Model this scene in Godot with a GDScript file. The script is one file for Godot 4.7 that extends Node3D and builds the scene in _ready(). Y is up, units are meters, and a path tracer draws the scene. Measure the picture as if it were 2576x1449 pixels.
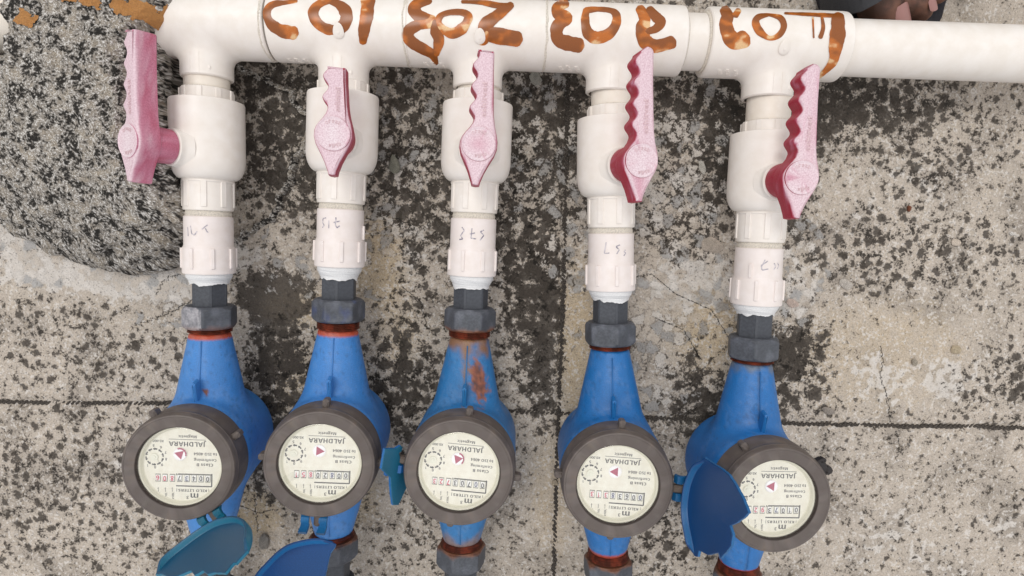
extends Node3D
# Five water meters on a roof slab, fed from one white header pipe. Builders work in millimetres; commit() turns them to metres.

const S := 0.001
const TILT := 5.5          # the phone leans a little towards the lower edge of the picture
const FOC := 1512.0        # focal length in units of a 2576 wide picture
const EYE := 523.0         # height of the phone above the slab, mm
const AXIS := 45.0         # height of all pipe axes above the slab, mm
const HX := Vector3(0.99939, 0.0, 0.0349)   # direction of the header pipe
const HZ := Vector3(-0.0349, 0.0, 0.99939)

var names := {}
var M := {}
var rng := RandomNumberGenerator.new()
var nz := FastNoiseLite.new()
var font := SystemFont.new()

# ------------------------------------------------------------------ mesh building
class Geo:
	var v := PackedVector3Array()
	var n := PackedVector3Array()
	var c := PackedColorArray()
	var uv := PackedVector2Array()
	var has_c := false
	var has_uv := false
	var paint = null      # (position, normal) -> Color, linear

	func put(p: Vector3, nn: Vector3, t := Vector2.ZERO) -> void:
		v.append(p); n.append(nn); uv.append(t)
		if paint != null:
			has_c = true
			c.append(paint.call(p, nn))
		else:
			c.append(Color.WHITE)

	# positions + triangles -> shaded corners; normals are averaged between faces that meet at less than `crease` degrees
	func add(p: PackedVector3Array, tri: PackedInt32Array, crease := 40.0, up := Vector3.ZERO, uvs := PackedVector2Array()) -> void:
		var nf := tri.size() / 3
		var mid := Vector3.ZERO
		for q in p: mid += q
		mid /= maxf(1.0, p.size())
		var vol := 0.0
		var fn := PackedVector3Array(); fn.resize(nf)
		for f in nf:
			var a := p[tri[f * 3]]; var b := p[tri[f * 3 + 1]]; var d := p[tri[f * 3 + 2]]
			var x := (d - a).cross(b - a)
			fn[f] = x
			if up == Vector3.ZERO: vol += x.dot(a - mid)
			else: vol += x.dot(up)
		var flip := vol < 0.0
		if flip:
			for f in nf: fn[f] = -fn[f]
		if uvs.size(): has_uv = true
		var acc := PackedVector3Array(); acc.resize(p.size())
		var smooth := crease >= 180.0
		var at: Array = []
		if not smooth:
			at.resize(p.size())
			for i in p.size(): at[i] = PackedInt32Array()
		for f in nf:
			for k in 3:
				var i := tri[f * 3 + k]
				acc[i] += fn[f]
				if not smooth: at[i].append(f)
		var cosc := cos(deg_to_rad(crease))
		for f in nf:
			if fn[f].length_squared() < 1e-12: continue
			var fu := fn[f].normalized()
			for kk in 3:
				var k := kk
				if flip: k = 2 - kk
				var i := tri[f * 3 + k]
				var nn := acc[i]
				if not smooth:
					nn = Vector3.ZERO
					for g in at[i]:
						if fn[g].normalized().dot(fu) > cosc: nn += fn[g]
				nn = nn.normalized()
				if nn == Vector3.ZERO: nn = fu
				put(p[i], nn, uvs[i] if uvs.size() else Vector2.ZERO)

	# a skin over equal rings of points
	func loft(rings: Array, crease := 40.0, caps := true) -> void:
		var p := PackedVector3Array(); var tri := PackedInt32Array()
		var m: int = rings[0].size()
		for r in rings: p.append_array(r)
		for j in rings.size() - 1:
			for i in m:
				var a := j * m + i; var b := j * m + (i + 1) % m
				tri.append_array([a, b, a + m, b, b + m, a + m])
		if caps:
			for e in [0, rings.size() - 1]:
				var mid := Vector3.ZERO
				for q in rings[e]: mid += q
				p.append(mid / m)
				for i in m:
					var a: int = e * m + i; var b: int = e * m + (i + 1) % m
					if e == 0: tri.append_array([b, a, p.size() - 1])
					else: tri.append_array([a, b, p.size() - 1])
		add(p, tri, crease)

	# profile of (radius, station) turned round an axis through o
	func lathe(prof: Array, seg := 40, o := Vector3.ZERO, axis := Vector3(0, 0, 1), crease := 35.0, caps := true) -> void:
		var u := axis.cross(Vector3(0.3, 1, 0.2)).normalized()
		var w := axis.cross(u).normalized()
		var rings: Array = []
		for q in prof:
			var r := PackedVector3Array()
			for i in seg:
				var a := TAU * i / seg
				r.append(o + axis * q.y + (u * cos(a) + w * sin(a)) * q.x)
			rings.append(r)
		loft(rings, crease, caps)

	# radius as a function of angle and station, round the local z axis
	func turned(stations: Array, fr: Callable, seg := 48, crease := 35.0, caps := true) -> void:
		var rings: Array = []
		for s in stations:
			var r := PackedVector3Array()
			for i in seg:
				var a := TAU * i / seg
				var d: float = fr.call(a, s)
				r.append(Vector3(cos(a) * d, sin(a) * d, s))
			rings.append(r)
		loft(rings, crease, caps)

	# a box with small chamfers, in a frame
	func box(t: Transform3D, size: Vector3, ch := 0.4) -> void:
		var rings: Array = []
		var h := size / 2
		ch = minf(ch, minf(h.x, minf(h.y, h.z)) * 0.8)
		for q in [[-h.y, ch], [-h.y + ch, 0.0], [h.y - ch, 0.0], [h.y, ch]]:
			var x: float = h.x - q[1]; var z: float = h.z - q[1]; var r := PackedVector3Array()
			for k in [[1, -1, 0], [1, 1, 0], [1, 1, 1], [-1, 1, 1], [-1, 1, 0], [-1, -1, 0], [-1, -1, 1], [1, -1, 1]]:
				var px: float = k[0] * (x if k[2] == 0 else x - ch)
				var pz: float = k[1] * (z if k[2] == 1 else z - ch)
				r.append(t * Vector3(px, q[0], pz))
			rings.append(r)
		loft(rings, 20.0)

	# outline (closed polygon) pushed through layers [offset along n, inset]; both ends triangulated
	func slab(poly: PackedVector2Array, t: Transform3D, layers: Array, crease := 30.0) -> void:
		var m := poly.size()
		var p := PackedVector3Array(); var tri := PackedInt32Array()
		var area := 0.0
		for i in m: area += poly[i].cross(poly[(i + 1) % m])
		var sg := 1.0 if area > 0 else -1.0
		for L in layers:
			for i in m:
				var e := (poly[(i + 1) % m] - poly[(i + m - 1) % m]).normalized()
				var q: Vector2 = poly[i] + Vector2(-e.y, e.x) * sg * float(L[1])
				p.append(t * Vector3(q.x, L[0], q.y))
		for j in layers.size() - 1:
			for i in m:
				var a := j * m + i; var b := j * m + (i + 1) % m
				tri.append_array([a, b, a + m, b, b + m, a + m])
		var k := Geometry2D.triangulate_polygon(poly)
		var last := (layers.size() - 1) * m
		for i in range(0, k.size(), 3):
			var up: bool = (poly[k[i + 1]] - poly[k[i]]).cross(poly[k[i + 2]] - poly[k[i]]) * sg > 0
			var a := k[i]; var b := k[i + 1] if up else k[i + 2]; var d := k[i + 2] if up else k[i + 1]
			# side quads (a, b, a+m) with b ahead round the outline: the last layer's face keeps the outline's own turn
			tri.append_array([last + a, last + b, last + d, b, a, d])
		add(p, tri, crease)

	# rows of points, open sheet
	func sheet(rows: Array, up: Vector3, crease := 180.0, uvs := PackedVector2Array()) -> void:
		var p := PackedVector3Array(); var tri := PackedInt32Array()
		var m: int = rows[0].size()
		for r in rows: p.append_array(r)
		for j in rows.size() - 1:
			for i in m - 1:
				var a := j * m + i
				tri.append_array([a, a + 1, a + m, a + 1, a + m + 1, a + m])
		add(p, tri, crease, up, uvs)

	# a field's zero surface as surface nets; lo, hi in mm
	func nets(f: Callable, lo: Vector3, hi: Vector3, cell: float) -> void:
		var nx := int((hi.x - lo.x) / cell) + 2; var ny := int((hi.y - lo.y) / cell) + 2; var nzz := int((hi.z - lo.z) / cell) + 2
		var d := PackedFloat32Array(); d.resize(nx * ny * nzz)
		var i := 0
		for z in nzz:
			for y in ny:
				for x in nx:
					d[i] = f.call(lo + Vector3(x, y, z) * cell)
					i += 1
		var id := PackedInt32Array(); id.resize(d.size()); id.fill(-1)
		var p := PackedVector3Array(); var tri := PackedInt32Array()
		var off := [0, 1, nx, nx + 1, nx * ny, nx * ny + 1, nx * ny + nx, nx * ny + nx + 1]
		var edges := [[0, 1], [2, 3], [4, 5], [6, 7], [0, 2], [1, 3], [4, 6], [5, 7], [0, 4], [1, 5], [2, 6], [3, 7]]
		for z in nzz - 1:
			for y in ny - 1:
				for x in nx - 1:
					var b := (z * ny + y) * nx + x
					var ins := 0
					for k in 8:
						if d[b + off[k]] < 0: ins += 1
					if ins == 0 or ins == 8: continue
					var s := Vector3.ZERO; var cnt := 0
					for e in edges:
						var a0: float = d[b + off[e[0]]]; var a1: float = d[b + off[e[1]]]
						if (a0 < 0) != (a1 < 0):
							var t := a0 / (a0 - a1)
							var q0 := Vector3(e[0] & 1, (e[0] >> 1) & 1, e[0] >> 2); var q1 := Vector3(e[1] & 1, (e[1] >> 1) & 1, e[1] >> 2)
							s += q0.lerp(q1, t); cnt += 1
					id[b] = p.size()
					p.append(lo + (Vector3(x, y, z) + s / cnt) * cell)
		var st := [1, nx, nx * ny]
		for z in range(1, nzz - 1):
			for y in range(1, ny - 1):
				for x in range(1, nx - 1):
					var b := (z * ny + y) * nx + x
					for ax in 3:
						var in0 := d[b] < 0
						if in0 == (d[b + st[ax]] < 0): continue
						var u: int = st[(ax + 1) % 3]; var w: int = st[(ax + 2) % 3]
						var q := [id[b], id[b - u], id[b - u - w], id[b - w]]
						if q.min() < 0: continue
						if in0: tri.append_array([q[0], q[2], q[1], q[0], q[3], q[2]])
						else: tri.append_array([q[0], q[1], q[2], q[0], q[2], q[3]])
		add(p, tri, 180.0)

	func mesh(mat: Material) -> ArrayMesh:
		var a: Array = []; a.resize(Mesh.ARRAY_MAX)
		var w := PackedVector3Array(); w.resize(v.size())
		for i in v.size(): w[i] = v[i] * S
		a[Mesh.ARRAY_VERTEX] = w; a[Mesh.ARRAY_NORMAL] = n
		if has_c: a[Mesh.ARRAY_COLOR] = c
		if has_uv: a[Mesh.ARRAY_TEX_UV] = uv
		var m := ArrayMesh.new()
		m.add_surface_from_arrays(Mesh.PRIMITIVE_TRIANGLES, a)
		m.surface_set_material(0, mat)
		return m

# ------------------------------------------------------------------ naming
func numbered(called: String) -> String:
	var k: int = names.get(called, 0)
	names[called] = k + 1
	return called if k == 0 else "%s_%03d" % [called, k]

func thing(called: String, label: String, category: String, t: Transform3D, group := "") -> Node3D:
	var o := Node3D.new()
	o.name = numbered(called)
	add_child(o)
	o.transform = Transform3D(t.basis, t.origin * S)
	tag(o, label, category, group)
	return o

func tag(o: Node3D, label: String, category: String, group := "") -> void:
	o.set_meta("label", label)
	o.set_meta("category", category)
	if group: o.set_meta("group", group)

func part(called: String, g: Geo, mat: Material, parent: Node, t := Transform3D()) -> MeshInstance3D:
	return place(called, g.mesh(mat), parent, t)

func place(called: String, m: Mesh, parent: Node, t := Transform3D()) -> MeshInstance3D:
	var o := MeshInstance3D.new()
	o.mesh = m
	o.transform = Transform3D(t.basis, t.origin * S)
	var k := 0
	var nm := called
	while parent.has_node(NodePath(nm)):
		k += 1
		nm = "%s_%03d" % [called, k]
	o.name = nm
	parent.add_child(o, true)
	return o

# ------------------------------------------------------------------ where things in the photograph stand
func ray(px: float, py: float) -> Vector3:
	var t := deg_to_rad(TILT)
	return Vector3((px - 1288.0) / FOC, -cos(t) + sin(t) * (py - 724.5) / FOC, sin(t) + cos(t) * (py - 724.5) / FOC)

func at(px: float, py: float, h := 0.0) -> Vector3:
	var r := ray(px, py)
	return Vector3(0, EYE, 0) + r * ((EYE - h) / -r.y)

# point of the header's outside (radius r) seen at a pixel, in header coordinates
func on_header(px: float, py: float, r: float) -> Vector3:
	var o := Vector3(0, EYE, 0) - header_origin()
	var d := ray(px, py)
	var ol := Vector3(o.dot(HX), o.y, o.dot(HZ)); var dl := Vector3(d.dot(HX), d.y, d.dot(HZ))
	var a := dl.y * dl.y + dl.z * dl.z
	var b := ol.y * dl.y + ol.z * dl.z
	var c := ol.y * ol.y + ol.z * ol.z - r * r
	var q := b * b - a * c
	if q < 0: q = 0
	return ol + dl * ((-b - sqrt(q)) / a)

func header_origin() -> Vector3:
	return Vector3(0, AXIS, -148.5)

# ------------------------------------------------------------------ materials
func lin(r: float, g: float, b: float) -> Color:
	return Color(r / 255.0, g / 255.0, b / 255.0).srgb_to_linear()

func noise_tex(side: int, freq: float, oct: int, lo: Color, hi: Color, sd: int, sharp := 1.0, type := FastNoiseLite.TYPE_SIMPLEX_SMOOTH) -> ImageTexture:
	var f := FastNoiseLite.new()
	f.noise_type = type; f.seed = sd; f.frequency = freq; f.fractal_octaves = oct
	var src := f.get_seamless_image(side, side).get_data()
	var out := PackedByteArray(); out.resize(side * side * 3)
	for i in side * side:
		var t: float = clampf((src[i] / 255.0 - 0.5) * sharp + 0.5, 0, 1)
		out[i * 3] = int(lerpf(lo.r, hi.r, t) * 255); out[i * 3 + 1] = int(lerpf(lo.g, hi.g, t) * 255); out[i * 3 + 2] = int(lerpf(lo.b, hi.b, t) * 255)
	var im := Image.create_from_data(side, side, false, Image.FORMAT_RGB8, out)
	return ImageTexture.create_from_image(im)

func mat(nm: String, c: Color, rough: float, tex: Texture2D = null, scale := 10.0, bump: Texture2D = null, bs := 0.0) -> StandardMaterial3D:
	var m := StandardMaterial3D.new()
	m.resource_name = nm
	m.albedo_color = c
	m.roughness = rough
	if tex:
		m.albedo_texture = tex
	if bump:
		m.heightmap_enabled = true; m.heightmap_texture = bump; m.heightmap_scale = bs
	if tex or bump:
		m.uv1_triplanar = true
		m.uv1_scale = Vector3.ONE * scale
	M[nm] = m
	return m

func vc(m: StandardMaterial3D) -> StandardMaterial3D:
	m.vertex_color_use_as_albedo = true
	return m

func materials() -> void:
	var dirt := noise_tex(512, 0.014, 6, Color(0.97, 0.962, 0.95), Color(1, 1, 1), 3, 1.7)
	var fine := noise_tex(512, 0.09, 4, Color(0.86, 0.86, 0.86), Color(1, 1, 1), 4, 1.5)
	var grit := noise_tex(512, 0.16, 3, Color(0.2, 0.2, 0.2), Color(1, 1, 1), 5, 1.6)
	var frost := noise_tex(512, 0.05, 5, Color(0.9, 0.85, 0.87), Color(1, 1, 1), 6, 1.6)
	var worn := noise_tex(512, 0.03, 6, Color(0.86, 0.86, 0.87), Color(1, 1, 1), 7, 1.7)
	mat("white_plastic", Color8(239, 234, 228), 0.4, dirt, 9.0, grit, 0.004)
	mat("adapter_plastic", Color8(236, 228, 225), 0.43, dirt, 12.0, grit, 0.004)
	mat("old_cream_plastic", Color8(238, 231, 220), 0.45, dirt, 14.0, grit, 0.006)
	mat("solvent_cement", Color8(240, 232, 217), 0.6, worn, 40.0, grit, 0.03)
	mat("seal_tape", Color8(246, 247, 248), 0.5, fine, 30.0, grit, 0.02)
	vc(mat("faded_red_handle", Color.WHITE, 0.5, frost, 26.0, grit, 0.012))
	mat("dark_fitting", Color8(74, 78, 85), 0.55, worn, 22.0, grit, 0.012)
	vc(mat("dark_nut", Color.WHITE, 0.5, worn, 26.0, grit, 0.012))
	vc(mat("rusty_thread", Color.WHITE, 0.5, worn, 30.0, grit, 0.02))
	vc(mat("blue_paint", Color.WHITE, 0.42, fine, 18.0, grit, 0.01))
	vc(mat("brown_plastic", Color.WHITE, 0.5, dirt, 14.0, grit, 0.012))
	mat("black_plastic", Color8(42, 40, 40), 0.5, worn, 14.0)
	vc(mat("lid_plastic", Color.WHITE, 0.38, fine, 20.0, grit, 0.01))
	mat("dial_paper", Color8(240, 238, 224), 0.6, dirt, 20.0)
	mat("dial_well", Color8(222, 219, 198), 0.6)
	mat("print_black", Color8(56, 56, 54), 0.7)
	mat("print_red", Color8(202, 48, 84), 0.7)
	mat("print_blue", Color8(52, 62, 110), 0.7)
	mat("drum_white", Color8(240, 240, 236), 0.5)
	mat("window_dark", Color8(120, 120, 106), 0.7)
	mat("star_white", Color8(252, 252, 255), 0.3)
	mat("star_red", Color8(168, 50, 88), 0.5)
	mat("hub_clear", Color8(232, 232, 216), 0.3)
	vc(mat("brown_paint", Color.WHITE, 0.3, fine, 30.0))
	vc(mat("marker_ink", Color.WHITE, 0.6))
	mat("ochre_paint", Color8(190, 134, 72), 0.55, worn, 40.0, grit, 0.03)
	var g := mat("meter_glass", Color(1, 1, 1, 0.04), 0.03)
	g.transparency = BaseMaterial3D.TRANSPARENCY_ALPHA
	vc(mat("pebble_stone", Color.WHITE, 0.85, noise_tex(256, 0.12, 3, Color(0.72, 0.70, 0.68), Color(1, 1, 1), 12, 2.0), 45.0, grit, 0.04))
	vc(mat("skin", Color.WHITE, 0.5, fine, 34.0, grit, 0.02))
	mat("toenail", Color8(158, 116, 110), 0.35)
	mat("sandal_black", Color8(52, 53, 57), 0.65, worn, 30.0, grit, 0.03)
	mat("sandal_sole", Color8(40, 38, 46), 0.75, worn, 30.0, grit, 0.03)

# ------------------------------------------------------------------ slab texture
func nimg(w: int, h: int, type: int, freq: float, oct: int, sd: int, ret := -1, warp := 0.0, jit := 1.0, gain := 0.5) -> PackedByteArray:
	var f := FastNoiseLite.new()
	f.noise_type = type; f.frequency = freq; f.seed = sd
	f.fractal_octaves = oct; f.fractal_gain = gain
	if oct <= 1: f.fractal_type = FastNoiseLite.FRACTAL_NONE
	if ret >= 0:
		f.cellular_return_type = ret
		f.cellular_distance_function = FastNoiseLite.DISTANCE_EUCLIDEAN
		f.cellular_jitter = jit
	if warp > 0:
		f.domain_warp_enabled = true; f.domain_warp_amplitude = warp; f.domain_warp_frequency = 0.045
		f.domain_warp_fractal_octaves = 3
	return f.get_image(w, h).get_data()

# [px, py, radius x, radius y, how much] in picture units on the slab
func soft_map(w: int, h: int, x0: float, z0: float, mm: float, base: float, blobs: Array) -> PackedFloat32Array:
	var out := PackedFloat32Array(); out.resize(w * h); out.fill(base)
	for b in blobs:
		var c := at(b[0], b[1])
		var rx: float = b[2] / 2.85; var rz: float = b[3] / 2.85
		for j in h:
			var z := (z0 + (j + 0.5) * mm - c.z) / rz
			if absf(z) > 2.2: continue
			for i in w:
				var x := (x0 + (i + 0.5) * mm - c.x) / rx
				var q := x * x + z * z
				if q < 4.8: out[j * w + i] += float(b[4]) * exp(-q * q * 0.5)
	return out

const TW := 1792
const TH := 1056
const TX := -500.0
const TZ := -240.0
const TMM := 0.56

func slab_textures() -> Array:
	var sx := FastNoiseLite.TYPE_SIMPLEX_SMOOTH; var ce := FastNoiseLite.TYPE_CELLULAR
	var low := nimg(TW, TH, sx, 0.008, 5, 11)
	var mid := nimg(TW, TH, sx, 0.045, 4, 12)
	var fin := nimg(TW, TH, sx, 0.15, 3, 13)
	var fin2 := nimg(TW, TH, sx, 0.26, 2, 14)
	var spk := nimg(TW, TH, sx, 0.04, 5, 18, -1, 0.0, 1.0, 0.84)
	var blot := nimg(TW, TH, ce, 0.06, 1, 15, FastNoiseLite.RETURN_DISTANCE, 14.0)
	var blot_id := nimg(TW, TH, ce, 0.06, 1, 15, FastNoiseLite.RETURN_CELL_VALUE, 14.0)
	var crack := nimg(TW, TH, ce, 0.06, 1, 16, FastNoiseLite.RETURN_DISTANCE2_SUB, 19.0)
	var chip_id := nimg(TW, TH, ce, 0.06, 1, 16, FastNoiseLite.RETURN_CELL_VALUE, 19.0)
	var cw := 128; var chh := 76; var cm := TMM * TW / cw
	# smooth grey-black film
	var stain := soft_map(cw, chh, TX, TZ, cm, 0.0, [[690, 745, 95, 60, 0.9], [1330, 760, 80, 170, 0.62], [700, 890, 75, 100, 0.7], [1010, 990, 75, 90, 0.5], [1060, 1300, 60, 150, 0.35], [680, 1190, 60, 100, 0.6], [1960, 900, 75, 70, 0.85], [1340, 1020, 50, 100, 0.4],
		[1720, 600, 70, 60, 0.6], [1740, 960, 60, 90, 0.5], [1390, 900, 35, 220, 0.3], [1650, 1350, 150, 110, 0.35], [1300, 420, 70, 150, 0.35], [1010, 300, 60, 150, 0.25], [900, 650, 60, 50, 0.2]])
	# salt and pepper of black lichen
	var dots := soft_map(cw, chh, TX, TZ, cm, 0.42, [[700, 330, 105, 190, 0.58], [1020, 400, 85, 290, 0.5], [1350, 400, 120, 330, 0.48], [1730, 380, 120, 260, 0.46], [1480, 300, 60, 170, 0.28], [850, 480, 60, 130, 0.5], [1180, 560, 60, 190, 0.5], [1900, 320, 100, 170, 0.5], [2080, 260, 120, 80, 0.42], [2230, 260, 150, 60, 0.3], [2010, 430, 60, 160, 0.25], [2360, 440, 120, 60, 0.14],
		[720, 960, 70, 130, 0.5], [1010, 960, 85, 150, 0.5], [1330, 820, 70, 190, 0.2], [1800, 1040, 110, 80, 0.5], [2010, 930, 90, 110, 0.5], [640, 1120, 60, 200, 0.25], [1180, 960, 60, 140, 0.3],
		[230, 860, 260, 110, 0.2], [230, 1240, 300, 210, 0.2], [2250, 640, 300, 90, 0.24], [2330, 330, 280, 110, 0.14], [2300, 1250, 350, 200, 0.02], [2300, 900, 220, 110, -0.28], [2500, 960, 100, 80, 0.42], [2120, 640, 90, 60, 0.18], [2520, 480, 90, 100, -0.06], [2170, 480, 130, 110, 0.05],
		[1700, 740, 130, 90, -0.3], [950, 660, 45, 70, -0.35], [1460, 880, 40, 160, -0.3], [650, 1310, 50, 55, -0.3], [400, 770, 150, 60, -0.2], [160, 690, 130, 45, -0.25], [2090, 620, 70, 130, -0.2], [1390, 1290, 50, 130, -0.2], [1000, 1380, 90, 110, 0.1],
		[2420, 60, 200, 70, -0.22], [1780, 40, 260, 40, 0.15], [1640, 1370, 160, 100, 0.25], [980, 1250, 40, 70, -0.2]])
	# whitish wash and lime
	var wash := soft_map(cw, chh, TX, TZ, cm, 0.0, [[150, 690, 150, 40, 1.0], [340, 722, 130, 32, 1.0], [40, 600, 50, 70, 0.9], [470, 710, 80, 40, 0.8], [1700, 520, 90, 80, 0.5], [1740, 720, 110, 70, 0.7], [2000, 720, 60, 80, 0.7], [2290, 960, 190, 60, 0.5], [1480, 640, 40, 120, 0.5], [600, 640, 50, 40, 0.8], [410, 1180, 90, 90, 0.4], [2200, 480, 120, 60, 0.35], [2330, 1370, 200, 70, 0.35], [1480, 1330, 60, 80, 0.4], [640, 800, 40, 60, 0.5], [1030, 640, 30, 40, 0.5]])
	# broken pale crust
	var crust := soft_map(cw, chh, TX, TZ, cm, 0.0, [[1680, 540, 120, 110, 0.75], [1700, 730, 140, 110, 0.75], [1640, 900, 110, 130, 0.5], [1810, 260, 120, 130, 0.5], [1340, 330, 90, 170, 0.42], [1000, 480, 70, 130, 0.4], [1660, 400, 70, 120, 0.5], [1450, 560, 45, 250, 0.4], [955, 650, 70, 80, 0.5], [640, 640, 90, 60, 0.3], [1370, 560, 60, 110, 0.45], [740, 720, 60, 50, 0.3], [1990, 700, 70, 110, 0.5], [1060, 250, 80, 120, 0.4], [430, 760, 110, 60, 0.35], [150, 680, 130, 40, 0.6], [330, 700, 120, 30, 0.8], [60, 610, 90, 50, 0.8], [480, 700, 90, 30, 0.6]])
	var ochre := soft_map(cw, chh, TX, TZ, cm, 0.0, [[950, 660, 60, 100, 0.9], [1455, 860, 45, 180, 0.9], [1790, 830, 90, 110, 0.8], [640, 1300, 60, 60, 1.1], [1000, 850, 55, 80, 0.5], [740, 960, 50, 90, 0.6], [760, 780, 90, 40, 0.8], [1390, 1240, 50, 150, 0.5], [900, 1250, 50, 80, 0.7], [2200, 900, 200, 120, 0.4]])
	var col := PackedByteArray(); col.resize(TW * TH * 3)
	var bmp := PackedByteArray(); bmp.resize(TW * TH)
	var pale := lin(186, 176, 164); var tan := lin(190, 172, 144); var grey := lin(142, 134, 125); var dark := lin(86, 79, 72); var black := lin(29, 26, 23); var white := lin(214, 209, 203); var blue := lin(150, 152, 154)
	rng.seed = 77
	for j in TH:
		var cy := clampf((j + 0.5) * chh / TH - 0.5, 0, chh - 1.001)
		var iy := int(cy); var ty := cy - iy
		for i in TW:
			var k := j * TW + i
			var cx := clampf((i + 0.5) * cw / TW - 0.5, 0, cw - 1.001)
			var ix := int(cx); var tx := cx - ix
			var q := iy * cw + ix
			var w00 := (1 - tx) * (1 - ty); var w10 := tx * (1 - ty); var w01 := (1 - tx) * ty; var w11 := tx * ty
			var L := low[k] * 0.00392157; var m := mid[k] * 0.00392157; var f := fin[k] * 0.00392157; var f2 := fin2[k] * 0.00392157; var sk := spk[k] * 0.00392157
			var st := stain[q] * w00 + stain[q + 1] * w10 + stain[q + cw] * w01 + stain[q + cw + 1] * w11
			var dt := dots[q] * w00 + dots[q + 1] * w10 + dots[q + cw] * w01 + dots[q + cw + 1] * w11
			var cr := crust[q] * w00 + crust[q + 1] * w10 + crust[q + cw] * w01 + crust[q + cw + 1] * w11
			var wa := wash[q] * w00 + wash[q + 1] * w10 + wash[q + cw] * w01 + wash[q + cw + 1] * w11
			var oc := ochre[q] * w00 + ochre[q + 1] * w10 + ochre[q + cw] * w01 + ochre[q + cw + 1] * w11
			var c := pale.lerp(grey, clampf((L - 0.44) * 2.0 + (m - 0.5) * 0.8, 0, 0.8))
			c = c.lerp(tan, clampf(oc * 1.2 + (m - 0.5) * 0.8, 0, 1) * 0.85)
			var hgt := 0.55 + (m - 0.5) * 0.2
			c *= 0.74 + 0.46 * f2 + (rng.randf() - 0.5) * 0.26
			var wl := (f - 0.5) + (sk - 0.5) * -0.8 + (m - 0.5) * 0.5
			if wl > 0.13: c = c.lerp(white, clampf((wl - 0.13) * 4, 0, 0.75))
			if wa > 0.05: c = c.lerp(white * (0.86 + 0.2 * f2), clampf((wa + (m - 0.5) * 1.6 + (L - 0.5) - 0.42) * 3.5, 0, 0.72))
			# broken crust: pale plates between dark cracks
			var plate := false
			if cr > 0.08:
				var e := crack[k] * 0.00392157
				var idv := chip_id[k] * 0.00392157
				if idv < cr * 0.9 + (L - 0.5) * 0.7 + (m - 0.5) * 0.5:
					if e > 0.08 + (1 - cr) * 0.1 + (f - 0.5) * 0.22 + (f2 - 0.5) * 0.1:
						var pc := blue if idv < 0.14 else (white if idv < 0.4 else pale * 1.1)
						c = c.lerp(pc * (0.72 + 0.35 * f2 + 0.35 * (m - 0.5)), 0.62)
						hgt += 0.18
						plate = true
					else:
						c = c.lerp(black, 0.5 * (1.0 - 0.75 * clampf(wa, 0, 1)) * clampf(f2 * 1.6, 0.3, 1))
						hgt -= 0.12
			# film with a speckled border
			var s := st * 1.2 + (sk - 0.5) * 1.5 + (m - 0.5) * 0.5
			var sa := clampf((s - 0.44) * 7.0, 0, 1)
			if sa > 0 and not (plate and sk < 0.55):
				c = c.lerp(dark * (0.62 + 0.4 * f2), sa * 0.92)
				hgt -= 0.05 * sa
				if f2 > 0.72: c = c.lerp(grey, clampf((f2 - 0.72) * 5, 0, 0.7))
			# black lichen, grainy at every size
			var cut := 0.80 - dt * 0.42 + clampf(wa, 0, 1) * 0.06 + (0.12 if plate else 0.0)
			var la := clampf((sk + (f2 - 0.5) * 0.2 + (L - 0.5) * 0.12 - cut) * 8.0, 0, 1)
			if la > 0: c = c.lerp(black.lerp(dark, clampf(m * 1.3 - 0.42 + (f - 0.5), 0, 0.8)) * (0.75 + 0.45 * f2), la * 0.93)
			# round blotches
			var bi := blot_id[k] * 0.00392157
			var bd := blot[k] * 0.00392157
			var rad := (dt * 1.5 - 0.13 - bi * 0.8) * 0.55 + (f - 0.5) * 0.3 + (m - 0.5) * 0.3 + (f2 - 0.5) * 0.1
			if bd < rad and not plate:
				c = c.lerp(dark * (0.45 + 0.5 * f2), clampf((rad - bd) * 9, 0, 1) * 0.9)
				hgt += 0.06
			var pin := f2 + (f - 0.5) * 0.5 + (dt - 0.5) * 0.12
			if pin > 0.75: c = c.lerp(black, clampf((pin - 0.75) * 9, 0, 0.55))
			col[k * 3] = int(clampf(c.r, 0, 1) ** 0.4545 * 255); col[k * 3 + 1] = int(clampf(c.g, 0, 1) ** 0.4545 * 255); col[k * 3 + 2] = int(clampf(c.b, 0, 1) ** 0.4545 * 255)
			bmp[k] = int(clampf(hgt + (f2 - 0.5) * 0.6 + (f - 0.5) * 0.45 + (sk - 0.5) * 0.3, 0, 1) * 255)
	# hairline cracks
	for path in [[[2215, 870], [2222, 905], [2215, 950], [2232, 1000], [2238, 1062]], [[2255, 1085], [2262, 1120], [2256, 1160]], [[1830, 700], [1870, 760], [1860, 830], [1900, 860]], [[1560, 700], [1640, 690], [1700, 740], [1790, 780], [1840, 860]], [[1650, 800], [1720, 830], [1760, 900]],
			[[1010, 720], [1060, 760], [1075, 830]], [[390, 740], [420, 700], [455, 690]], [[340, 820], [420, 790], [500, 745]], [[600, 1270], [650, 1290], [700, 1280]], [[640, 1250], [650, 1340]], [[1180, 700], [1160, 760], [1130, 800]]]:
		for a in path.size() - 1:
			var p := at(path[a][0], path[a][1]); var e := at(path[a + 1][0], path[a + 1][1])
			var steps := int(p.distance_to(e) / TMM * 1.6)
			for t in steps:
				var o := p.lerp(e, float(t) / steps)
				var wob := nz.get_noise_2d(o.x * 12, o.z * 12) * 2.4
				var ii := int((o.x + wob - TX) / TMM); var jj := int((o.z + wob * 0.7 - TZ) / TMM)
				if ii < 1 or jj < 1 or ii >= TW - 1 or jj >= TH - 1: continue
				var k := jj * TW + ii
				for b in 3: col[k * 3 + b] = int(col[k * 3 + b] * 0.45)
				bmp[k] = bmp[k] / 3
	var im := Image.create_from_data(TW, TH, false, Image.FORMAT_RGB8, col)
	var bm := Image.create_from_data(TW, TH, false, Image.FORMAT_L8, bmp)
	return [ImageTexture.create_from_image(im), ImageTexture.create_from_image(bm)]

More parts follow.
